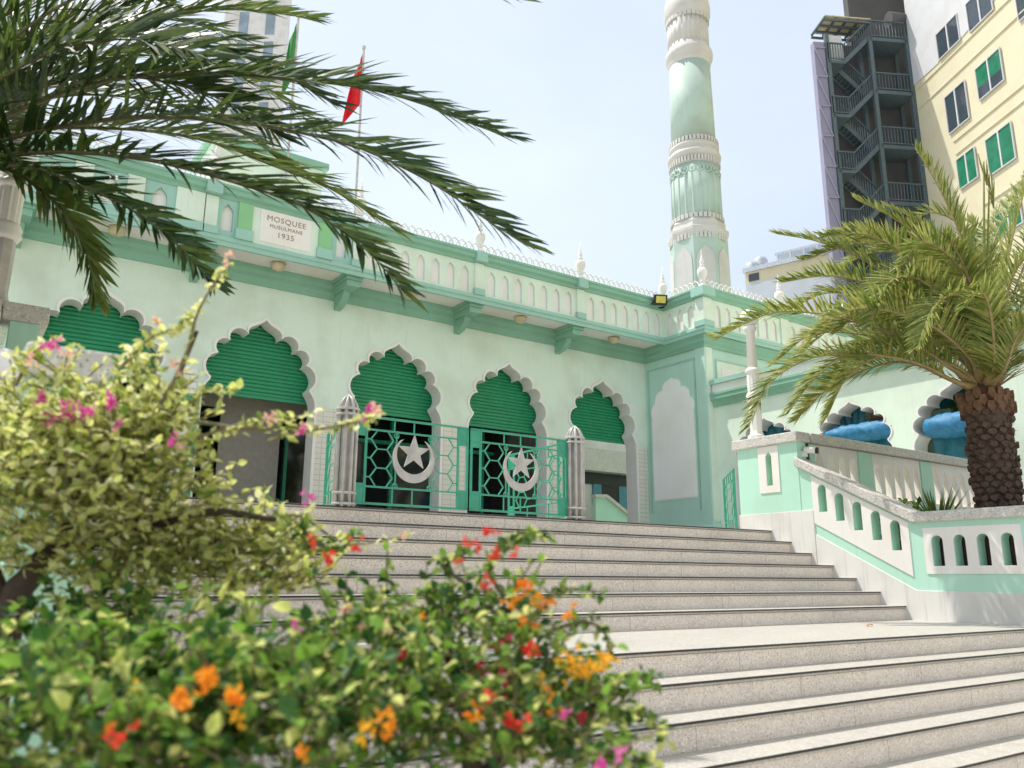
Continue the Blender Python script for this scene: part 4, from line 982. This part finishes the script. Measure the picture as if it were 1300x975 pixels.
for i, (l_, a_, b_) in enumerate(RF):
    nl = 74 if len(l_) >= 5 else 58
    frond(spline_px(l_, a_, b_), pr_, ('fr1', 'fr3'), .46 if len(l_) > 4 else .40, int(nl*1.75), .17, .026, q, .36, .0125, q.uniform(.1, .5)*(1 if i % 2 else -1))
for (xx, yy, z_) in ((1249,205,0),(1256,225,.1)):
    m = MB(); T_ = atd(xx, yy, 10.15); m.tube([cr, cr.lerp(T_, .5)+Vector((.01,0,0)), T_], [.03,.02,.008], 6)
    for k in range(14): d_ = Vector((q.uniform(-.07,.07), q.uniform(-.07,.07), q.uniform(.15,.5))); m.tube([T_-Vector((0,0,.35+z_)), T_-Vector((0,0,.35))+d_], [.01,.003], 4)
    m.build('spear_leaf', 'fr1', pr_)
# inflorescence-like fibre tangle at the crown
m = MB()
for k in range(90):
    a_ = q.uniform(0, 6.28); e_ = q.uniform(.5, 1.4); l_ = q.uniform(.25,.6); d_ = Vector((math.cos(a_)*math.cos(e_), math.sin(a_)*math.cos(e_), math.sin(e_)))
    p_ = cr+Vector((math.cos(a_)*.12, math.sin(a_)*.12, 0)); m.tube([p_, p_+d_*l_*.6, p_+d_*l_+Vector((q.uniform(-.1,.1), q.uniform(-.1,.1), 0))], [.008,.006,.003], 4)
m.build('crown_fibres', 'stalk', pr_)

# left palm (trunk outside the frame)
cl_ = atd(-170, 225, 4.8)
pl_ = thing('date_palm', (cl_.x, cl_.y, .3), 'nearest date palm whose long dark fronds arch in from the left edge', 'palm tree', 'date palms beside the stairs')
trunk(cl_.x, cl_.y, .25, cl_.z-.05, .34, pl_)
LF = [([(-60,180),(0,150),(120,105),(250,92),(338,97),(452,110),(528,129),(585,152),(642,173)], 4.8, 5.0),
      ([(-60,198),(0,178),(80,160),(180,148),(300,154),(376,167),(452,186),(513,213),(566,243),(604,270),(664,309)], 4.6, 4.5),
      ([(-60,208),(0,198),(80,192),(170,200),(230,212),(300,232),(376,258),(433,292),(471,323),(509,366)], 4.5, 4.2),
      ([(-50,212),(0,207),(50,215),(100,235),(160,262),(220,305),(270,360)], 4.4, 4.2),
      ([(-60,200),(0,211),(40,232),(75,262),(94,289),(110,321),(121,378)], 4.6, 4.9),
      ([(-60,190),(0,166),(150,163),(260,178),(340,208),(420,240),(500,290)], 5.2, 6.0),
      ([(-60,120),(0,62),(90,0),(250,-62),(450,-55),(650,-4)], 4.6, 4.6),
      ([(-60,140),(0,92),(100,50),(200,22),(300,12),(400,24)], 5.0, 5.6),
      ([(-60,165),(0,120),(120,76),(230,72),(330,110),(400,160)], 5.4, 6.4),
      ([(-60,180),(0,140),(100,120),(200,130),(300,165),(370,215)], 5.6, 6.6),
      ([(-80,160),(0,100),(80,60),(170,50),(260,70)], 4.4, 4.0),
      ([(-90,130),(-20,40),(60,-10),(160,-30),(280,-10)], 5.0, 5.4),
      ([(-120,120),(-90,0),(-40,-90),(60,-160)], 4.8, 5.0),
      ([(-200,150),(-260,40),(-340,0),(-450,40)], 4.8, 4.6),
      ([(-230,200),(-320,160),(-420,180),(-500,260)], 4.8, 4.4),
      ([(-200,250),(-260,260),(-330,330),(-370,430)], 4.8, 4.6),
      ([(-60,170),(0,132),(90,100),(190,100),(290,130),(350,170)], 4.9, 5.1),
      ([(-60,155),(0,75),(110,30),(220,25),(310,50)], 5.6, 6.4),
      ([(-60,175),(0,135),(60,110),(140,110),(210,150)], 6.0, 7.0),
      ([(-60,150),(0,85),(70,40),(150,10),(240,-10)], 5.2, 5.8),
      ([(-60,140),(0,60),(100,80),(200,70),(300,90)], 5.8, 7.0),
      ([(-60,130),(0,110),(120,55),(220,50),(330,80),(420,130)], 5.1, 5.4),
      ([(-60,120),(0,40),(60,0),(130,-20),(230,10)], 5.6, 6.4)]
q = random.Random(5)
for i, (l_, a_, b_) in enumerate(LF):
    pts = [cl_]+[atd(x, y, a_+(b_-a_)*(k+1)/len(l_)) for k, (x, y) in enumerate(l_)]
    frond(pts, pl_, ('fr2', 'fr4') if i not in (5, 7, 4, 8, 14) else ('fr4', 'fr3'), (.38 if i in (3, 4) else .48 if i == 2 else .60), 120 if len(l_) > 6 else 96, .12, .020, q, .20, .0155, q.uniform(-.95, -.55), 'stalkd')

# ------------------------------------------------------------------ low plants
def blade_plant(x, y, z, n, L, label, mat='fr1'):
    o = thing('spiky_plant', (x, y, z), label, 'plant'); m = MB(); q = random.Random(int(x*100))
    for k in range(n):
        a_ = q.uniform(0, 6.28); e_ = q.uniform(.25, 1.4); d_ = Vector((math.cos(a_)*math.cos(e_), math.sin(a_)*math.cos(e_), math.sin(e_))); l_ = L*q.uniform(.7,1.1)
        s_ = d_.cross(Vector((0,0,1))).normalized()*.014; p = Vector((x,y,z)); p1 = p+d_*l_*.5; p2 = p+d_*l_-Vector((0,0,l_*.12))
        m.add([p-s_*.6, p+s_*.6, p1+s_, p1-s_, p2], [[0,1,2,3],[3,2,4]])
    m.build('leaves', mat, o, fix=False); return o
P = atd(1190, 655, 11.0); blade_plant(P.x, P.y, .55, 170, .85, 'spiky yucca plant behind the stair coping left of the palm trunk', 'fr3')
def leafcloud(o, pts, n, sz, mats, seed, name='foliage'):
    q = random.Random(seed); m = MB()
    for _ in range(n):
        c_, r_ = q.choice(pts); d_ = Vector((q.gauss(0,1), q.gauss(0,1), q.gauss(0,1))).normalized()*(r_*q.random()**.4); leaf(m, c_+d_, q, sz)
    return m.build(name, mats, o, fix=False)
def leaf(m, p, q, sz, d=None, nm=3, wts=None):
    d = d or Vector((q.gauss(0,1), q.gauss(0,1), q.gauss(0,.7)+.1)); d = d.normalized(); up = Vector((q.gauss(0,.5), q.gauss(0,.5), 1))
    s = d.cross(up)
    if s.length < .05: s = Vector((1,0,0))
    s.normalize(); n_ = s.cross(d).normalized(); l_ = sz*q.uniform(.65, 1.2); w_ = l_*q.uniform(.27,.36); f_ = n_*w_*.35
    t_ = p+d*l_-n_*l_*.12
    m.cm = (q.choices(range(nm), wts)[0] if wts else q.randrange(nm))
    a_ = p+d*l_*.33; b_ = p+d*l_*.68
    m.add([p, a_+s*w_+f_, b_+s*w_*.75+f_*.6, t_, b_-s*w_*.75+f_*.6, a_-s*w_+f_, a_, b_], [[0,6,1],[1,6,7,2],[2,7,3],[0,5,6],[5,4,7,6],[4,3,7]])
o = thing('potted_shrub', (W+.9, 7.4, FZ), 'bushy green plant standing behind the blue tarpaulin in the arcade', 'plant')
leafcloud(o, [(Vector((W+.75,7.7,3.25)),.25),(Vector((W+.75,7.2,3.3)),.25),(Vector((W+.9,6.8,3.2)),.3)], 700, .10, ('l4','l3','l4'), 4)
m = MB(); m.tube([(W+.9,7.4,FZ+.3),(W+.85,7.4,3.2)], .03, 6); m.build('stem', 'twig', o)
m = MB(); m.lathe(W+.9, 7.4, [(.18,FZ),(.26,FZ+.4),(.28,FZ+.42),(.2,FZ+.38)], 16); m.build('pot', 'pot', o)
o = thing('climbing_plant', (13.6, 4.3, .5), 'leafy green plant growing to the right of the palm trunk', 'plant')
Pq = atd(1302, 535, 11.2); leafcloud(o, [(Pq,.25),(Pq+Vector((.1,-.1,.35)),.25),(Pq-Vector((0,0,.4)),.2),(Pq-Vector((0,0,.9)),.25)], 500, .11, ('l5','l3','l4'), 5)
m = MB(); m.tube([(Pq.x,Pq.y,.5), Pq], .03, 6); m.build('stem', 'twig', o); o.location = (0,0,0)
for ch in list(o.children): pass
# planting inside the bed, seen through the pierced wall
o = thing('ground_cover', (10.6, 5, .5), 'dark green planter shrubs seen through the pierced stair wall', 'plant'); o['kind'] = 'stuff'
leafcloud(o, [(Vector((10.3+.5*i, 4.0+.35*(i % 4), .6)), .35) for i in range(6)]+[(Vector((10.25,4.4,.45)),.25),(Vector((10.25,4.9,.5)),.25),(Vector((10.4,6.0,.7)),.35),(Vector((10.9,6.4,.75)),.35)], 1500, .10, ('l5','l3','l4'), 9)

# ------------------------------------------------------------------ bougainvillea shrubs in the foreground
def shoot(m, tw, p, d, L, q, sz, nm, wts, r=.0022):
    pts = [p]; n = max(3, int(L/.035)); v = d.normalized()
    for i in range(n):
        v = (v+Vector((q.gauss(0,.12), q.gauss(0,.12), q.gauss(0,.10)-.03))).normalized(); pts.append(pts[-1]+v*(L/n))
    tw.tube(pts[::2]+([pts[-1]] if len(pts) % 2 == 0 else []), r, 4, False)
    for i, c_ in enumerate(pts):
        for _ in range(2 if i else 1):
            dd = (v*.5+Vector((q.gauss(0,.7), q.gauss(0,.7), q.gauss(0,.5)+.15))); leaf(m, c_, q, sz, dd, nm, wts)
    return pts[-1]
def flowers(o, c, q, n, sz, mat, label):
    m = MB()
    for _ in range(n):
        p = c+Vector((q.gauss(0,1), q.gauss(0,1), q.gauss(0,1)))*sz*.55; ax = Vector((q.gauss(0,1), q.gauss(0,1), q.gauss(.6,.8))).normalized()
        s = ax.orthogonal().normalized(); t_ = ax.cross(s)
        for k in range(3):
            a_ = k*2.094+q.uniform(-.2,.2); d = (s*math.cos(a_)+t_*math.sin(a_)+ax*.75).normalized(); w_ = ax.cross(d).normalized()*sz*.34; l_ = sz*q.uniform(.8,1.1)
            nn = d.cross(w_).normalized()*sz*.1
            m.add([p, p+d*l_*.4+w_-nn, p+d*l_, p+d*l_*.4-w_-nn, p+d*l_*.45+nn], [[0,1,4],[1,2,4],[2,3,4],[3,0,4]])
    return tag(m.build('flower_cluster', mat, o, fix=False), label)
def shrub(loc, label, clumps, seed, sz, mats, wts, roots, dens, sprigs, fl, trunkpts):
    o = thing('bougainvillea', loc, label, 'flowering shrub', 'bougainvillea shrubs in the foreground'); q = random.Random(seed)
    m = MB(); tw = MB(); nm = len(mats)
    for (x, y, D, rx, ry, n) in clumps:
        c = atd(x, y, D); k = D/FPX
        for _ in range(int(n*dens)):
            while True:
                a_, b_, c_ = q.uniform(-1,1), q.uniform(-1,1), q.uniform(-1,1)
                if a_*a_+b_*b_+c_*c_ < 1: break
            p = c+Vector((CR.x,CR.y,0))*(a_*rx*k)+Vector((0,0,1))*(b_*ry*k)+FH*(c_*min(rx, ry)*k*1.1)
            d = Vector((q.gauss(0,.7)+a_*.5, q.gauss(0,.7), .5+b_*.5))
            shoot(m, tw, p, d, q.uniform(.07,.16), q, sz, nm, wts)
    for pts, D, szk in sprigs:
        P = catmull([atd(x, y, D) for x, y in pts], 18); tw.tube(P, [.006*(1-.6*i/18) for i in range(19)], 5)
        for i, c_ in enumerate(P[3:]):
            for _ in range(3): leaf(m, c_+Vector((q.gauss(0,.008),)*3), q, sz*szk, None, nm, wts)
    m.build('leaves', mats, o, fix=False); tw.build('twigs', 'twigl', o, fix=False)
    for pts, r_a, r_b in trunkpts:
        t_ = MB(); P = catmull([atd(*p) if len(p) == 3 else Vector(p[:3]) for p in pts], 16); t_.tube(P, [r_a+(r_b-r_a)*i/16 for i in range(17)], 9); t_.build('branch', 'twig', o, smooth=True)
    for (x, y, D, n, s_, mat, lb) in fl: flowers(o, atd(x, y, D-.12), q, int(n*1.1)+1, s_*(.78 if seed == 22 else .86), mat, lb)
    return o
MG, PK, OR_, YE, RE, CRM = 'fm', 'fp', 'fo', 'fy', 'frd', 'fc'
# A: variegated, left
A0 = atd(20, 780, 2.3); 
shrub((A0.x, A0.y, -.75), 'pale variegated bougainvillea with magenta flowers filling the left side',
 [(40,565,2.5,60,34,60),(130,550,2.4,60,34,60),(185,535,2.4,26,34,26),(100,600,2.3,110,50,120),(60,640,2.3,90,50,80),(200,640,2.4,70,40,60),(200,585,2.4,30,30,26),(320,690,2.5,60,16,34),(90,700,2.4,110,30,60),(240,700,2.5,90,25,50),(175,478,2.4,14,8,5),(80,490,2.4,26,10,8),(20,520,2.5,30,16,10),(390,715,2.6,24,10,9),(20,580,2.4,60,40,50),(330,740,2.5,70,18,36),(250,740,2.45,90,20,40),(140,735,2.45,70,14,24),(120,640,2.3,120,60,40),(210,540,2.4,20,30,16),(150,560,2.3,70,40,60)],
 21, .036, ('l1','l2','l6','l3'), (5,4,3,1), [], 1.5,
 [([(200,520),(235,455),(250,400),(272,360),(292,335)],2.3,.8),([(150,470),(190,430),(225,415),(245,400)],2.3,1.0),([(240,560),(300,540),(350,535),(395,525)],2.3,.9),([(250,535),(320,545),(380,542),(440,540),(480,525)],2.3,.8),([(240,520),(260,495),(300,497)],2.35,.9),([(330,660),(380,655),(440,690),(520,680)],2.5,.6),([(20,490),(40,450),(70,430)],2.4,1),([(340,560),(372,550),(405,545),(455,535),(478,528)],2.28,.9)],
 [(292,330,2.3,3,.020,PK,'pink flower tip at the top of the tallest sprig'),(50,508,2.3,6,.022,MG,'magenta flower cluster'),(85,525,2.3,8,.024,MG,'magenta flower cluster'),(108,522,2.3,9,.025,MG,'magenta flower cluster'),(62,536,2.3,5,.02,MG,'magenta flower cluster'),(142,510,2.3,8,.022,MG,'magenta flower cluster'),(150,537,2.3,4,.018,MG,'magenta flower cluster'),(66,440,2.3,6,.022,MG,'magenta flower cluster'),(38,458,2.3,5,.018,PK,'pale pink flower cluster'),(85,452,2.3,4,.018,PK,'pale pink flower cluster'),(220,563,2.2,4,.018,MG,'magenta flower cluster'),(382,543,2.2,5,.017,MG,'magenta flower cluster'),(345,532,2.25,5,.018,PK,'pale pink flower cluster'),(480,525,2.25,6,.02,PK,'pale pink flower cluster'),(468,522,2.25,4,.018,MG,'magenta flower cluster'),(392,634,2.2,5,.019,MG,'magenta flower cluster'),(200,405,2.35,5,.022,PK,'pale pink flower cluster'),(218,458,2.35,4,.018,PK,'pale pink flower cluster'),(515,679,2.5,3,.015,PK,'pale pink flower cluster')],
 [([(A0.x-.05,A0.y,-.8,0),(10,790,2.4),(40,730,2.4),(70,690,2.4),(120,640,2.4)],.05,.02),([(8,790,2.4),(-10,730,2.4),(-40,640,2.4)],.035,.02),([(60,700,2.4),(160,680,2.4),(260,650,2.4),(350,660,2.4)],.02,.008),([(120,640,2.4),(180,560,2.4),(215,500,2.4),(250,420,2.35)],.02,.006)])
# B: dark green with orange flowers, lower left
B0 = atd(150, 1250, 1.6)
shrub((B0.x, B0.y, -.75), 'dark green bougainvillea with orange flowers in the lower left corner',
 [(60,905,1.75,100,50,55),(95,800,2.3,60,20,26),(170,790,2.3,60,16,20),(60,835,2.0,60,14,16),(180,895,1.7,110,50,60),(300,915,1.6,100,55,60),(100,950,1.5,150,50,50),(420,930,1.7,90,80,45),(250,960,1.5,170,50,50),(330,840,1.9,70,30,26),(200,835,1.9,70,18,16),(40,850,1.9,60,14,12),(440,840,1.9,50,30,20)],
 22, .041, ('l4','l5','l3','l1'), (3.8,3.8,2.6,2.0), [], 1.15,
 [([(140,860),(130,810),(120,780)],1.8,1.0),([(200,900),(185,840),(200,800)],1.7,1.0)],
 [(262,870,1.5,7,.024,OR_,'orange flower cluster'),(295,888,1.5,6,.024,OR_,'orange flower cluster'),(228,893,1.5,6,.022,OR_,'orange flower cluster'),(172,882,1.55,4,.018,YE,'yellow flower cluster'),(152,937,1.45,4,.02,RE,'red flower cluster'),(383,962,1.5,3,.017,OR_,'orange flower cluster'),(130,928,1.5,3,.016,OR_,'orange flower cluster'),(378,795,1.8,4,.016,MG,'magenta flower cluster'),(300,915,1.5,3,.016,YE,'yellow flower cluster'),(464,926,1.55,4,.020,YE,'yellow flower cluster'),(490,916,1.55,5,.022,OR_,'orange flower cluster')],
 [([(B0.x,B0.y,-.8,0),(150,1000,1.65),(160,900,1.7),(220,820,1.8)],.03,.012),([(150,1000,1.65),(300,940,1.65),(400,860,1.7)],.02,.008)])
# C: green with red and yellow flowers, centre
C1 = atd(600, 1230, 1.8)
shrub((C1.x, C1.y, -.75), 'green bougainvillea with red, orange and yellow flowers in front of the stairs',
 [(500,850,2.0,70,50,60),(640,870,1.9,70,50,60),(560,920,1.75,120,45,70),(715,915,1.9,50,45,40),(650,800,2.1,35,25,22),(590,775,2.1,30,20,16),(450,800,2.1,30,30,18),(760,915,1.9,18,30,12),(500,765,2.2,20,10,5),(395,700,2.2,12,16,5),(670,955,1.7,80,30,34),(420,870,1.9,50,40,30),(550,800,2.1,40,25,24)],
 23, .034, ('l4','l5','l3','l1'), (4,4,3,2.2), [], 1.15,
 [([(640,760),(620,720),(640,690),(668,672)],2.1,.8),([(690,760),(720,748),(765,752)],2.1,.8),([(700,800),(740,790),(765,800),(775,830)],2.1,.8),([(770,880),(800,860),(835,862)],2.0,.9),([(780,910),(815,905),(845,935)],1.95,.9),([(750,970),(790,965),(830,970)],1.8,.8),([(640,700),(670,680),(700,682)],2.1,.8),([(590,740),(560,715),(600,700)],2.1,.8),([(700,960),(780,955),(800,930)],1.8,.9),([(380,700),(400,690),(430,700),(450,680)],2.2,.8)],
 [(600,692,2.0,5,.019,RE,'red flower cluster'),(620,677,2.0,5,.018,RE,'red flower cluster'),(627,704,2.0,4,.018,RE,'red flower cluster'),(618,741,2.0,5,.018,RE,'red flower cluster'),(580,711,2.0,3,.014,RE,'red flower cluster'),(655,700,2.0,3,.014,RE,'red flower cluster'),(668,745,2.0,8,.021,OR_,'orange flower cluster'),(686,765,2.0,9,.022,OR_,'orange flower cluster'),(668,788,2.0,7,.02,OR_,'orange flower cluster'),(645,768,2.0,4,.018,OR_,'orange flower cluster'),(722,780,2.0,4,.018,OR_,'orange flower cluster'),(415,706,2.1,5,.02,RE,'red flower cluster'),(400,685,2.1,4,.018,RE,'red flower cluster'),(450,697,2.1,5,.018,RE,'red flower cluster'),(670,826,1.9,6,.021,RE,'red flower cluster'),(638,823,1.9,4,.018,CRM,'crimson flower cluster'),(612,850,1.9,5,.019,CRM,'crimson flower cluster'),(640,858,1.9,5,.019,CRM,'crimson flower cluster'),(618,890,1.8,6,.021,RE,'red flower cluster'),(657,913,1.75,6,.021,RE,'red flower cluster'),(508,834,1.9,5,.019,CRM,'crimson flower cluster'),(725,832,1.9,5,.020,YE,'yellow flower cluster'),(750,850,1.9,8,.022,YE,'yellow flower cluster'),(773,836,1.9,6,.02,YE,'yellow flower cluster'),(728,858,1.9,6,.02,YE,'yellow flower cluster'),(690,870,1.9,5,.018,YE,'yellow flower cluster'),(700,890,1.85,5,.019,OR_,'orange flower cluster'),(740,912,1.8,3,.016,CRM,'crimson flower cluster'),(715,905,1.8,3,.016,MG,'dusky pink flower cluster'),(440,775,2.0,4,.019,PK,'pale pink flower cluster'),(495,797,2.0,4,.017,PK,'pale pink flower cluster'),(460,800,2.0,4,.017,PK,'pale pink flower cluster'),(780,958,1.7,4,.016,MG,'magenta flower cluster'),(763,970,1.7,4,.016,MG,'magenta flower cluster'),(535,785,2.0,3,.014,OR_,'orange flower cluster'),(600,906,1.75,5,.018,OR_,'orange flower cluster')],
 [([(C1.x,C1.y,-.8,0),(600,1000,1.85),(590,900,1.9),(560,800,2.1)],.03,.012),([(600,1000,1.85),(680,920,1.9),(740,860,1.95)],.02,.008),([(590,900,1.9),(520,850,2.0),(460,790,2.1)],.015,.006)])
# planters holding the shrubs
for P_, r_, lb in ((A0, .34, 'round concrete planter under the pale variegated shrub'), (B0, .30, 'round concrete planter under the orange flowered shrub'), (C1, .30, 'round concrete planter under the red and yellow flowered shrub')):
    o = thing('planter', (P_.x, P_.y, GZ), lb, 'planter', 'concrete planters under the shrubs')
    m = MB(); m.lathe(P_.x, P_.y, [(r_*.7,GZ),(r_*.95,-.85),(r_*1.05,-.85),(r_*1.05,-.76),(r_*.9,-.76),(r_*.88,-.84),(.01,-.84)], 28); m.build('pot', 'pot', o, smooth=False)
    m = MB(); m.lathe(P_.x, P_.y, [(.01,-.835),(r_*.86,-.83),(.01,-.80)], 20); m.build('soil', 'soil', o)

# ------------------------------------------------------------------ light
EL, AZ = R(63), math.atan2(.80, -.60)     # direction towards the sun
sd_ = Vector((math.cos(AZ)*math.cos(EL), math.sin(AZ)*math.cos(EL), math.sin(EL)))
sl = bpy.data.lights.new('sun', 'SUN'); sl.energy = 3.0; sl.angle = R(.7); sl.color = (1, .95, .87)
so_ = bpy.data.objects.new('sun', sl); col.objects.link(so_); so_.rotation_euler = sd_.to_track_quat('Z', 'Y').to_euler()
wd = bpy.data.worlds.new('World'); scn.world = wd; wd.use_nodes = True; nt = wd.node_tree
bg = nt.nodes['Background']; sk = nt.nodes.new('ShaderNodeTexSky'); sk.sky_type = 'NISHITA'; sk.sun_disc = False
sk.sun_elevation = EL; sk.sun_rotation = math.pi/2-AZ; sk.air_density = 1.0; sk.dust_density = 3.0; sk.ozone_density = 1.0
tc = nt.nodes.new('ShaderNodeTexCoord'); nz = nt.nodes.new('ShaderNodeTexNoise'); nz.inputs['Scale'].default_value = 1.6; nz.inputs['Detail'].default_value = 5
mp = nt.nodes.new('ShaderNodeMapping'); mp.inputs['Scale'].default_value = (1, 1, 2.2)
nt.links.new(tc.outputs['Generated'], mp.inputs[0]); nt.links.new(mp.outputs[0], nz.inputs['Vector'])
rg = nt.nodes.new('ShaderNodeMapRange'); rg.inputs[1].default_value = .35; rg.inputs[2].default_value = .75; rg.inputs[3].default_value = .62; rg.inputs[4].default_value = .88
nt.links.new(nz.outputs[0], rg.inputs[0])
mx_ = nt.nodes.new('ShaderNodeMix'); mx_.data_type = 'RGBA'; nt.links.new(rg.outputs[0], mx_.inputs[0]); nt.links.new(sk.outputs[0], mx_.inputs[6]); mx_.inputs[7].default_value = (6.1, 6.8, 7.6, 1)
nt.links.new(mx_.outputs[2], bg.inputs['Color']); bg.inputs['Strength'].default_value = .10
scn.view_settings.view_transform = 'Standard'; scn.view_settings.look = 'None'; scn.view_settings.gamma = 1; scn.view_settings.exposure = .68
scn.render.engine = 'CYCLES'
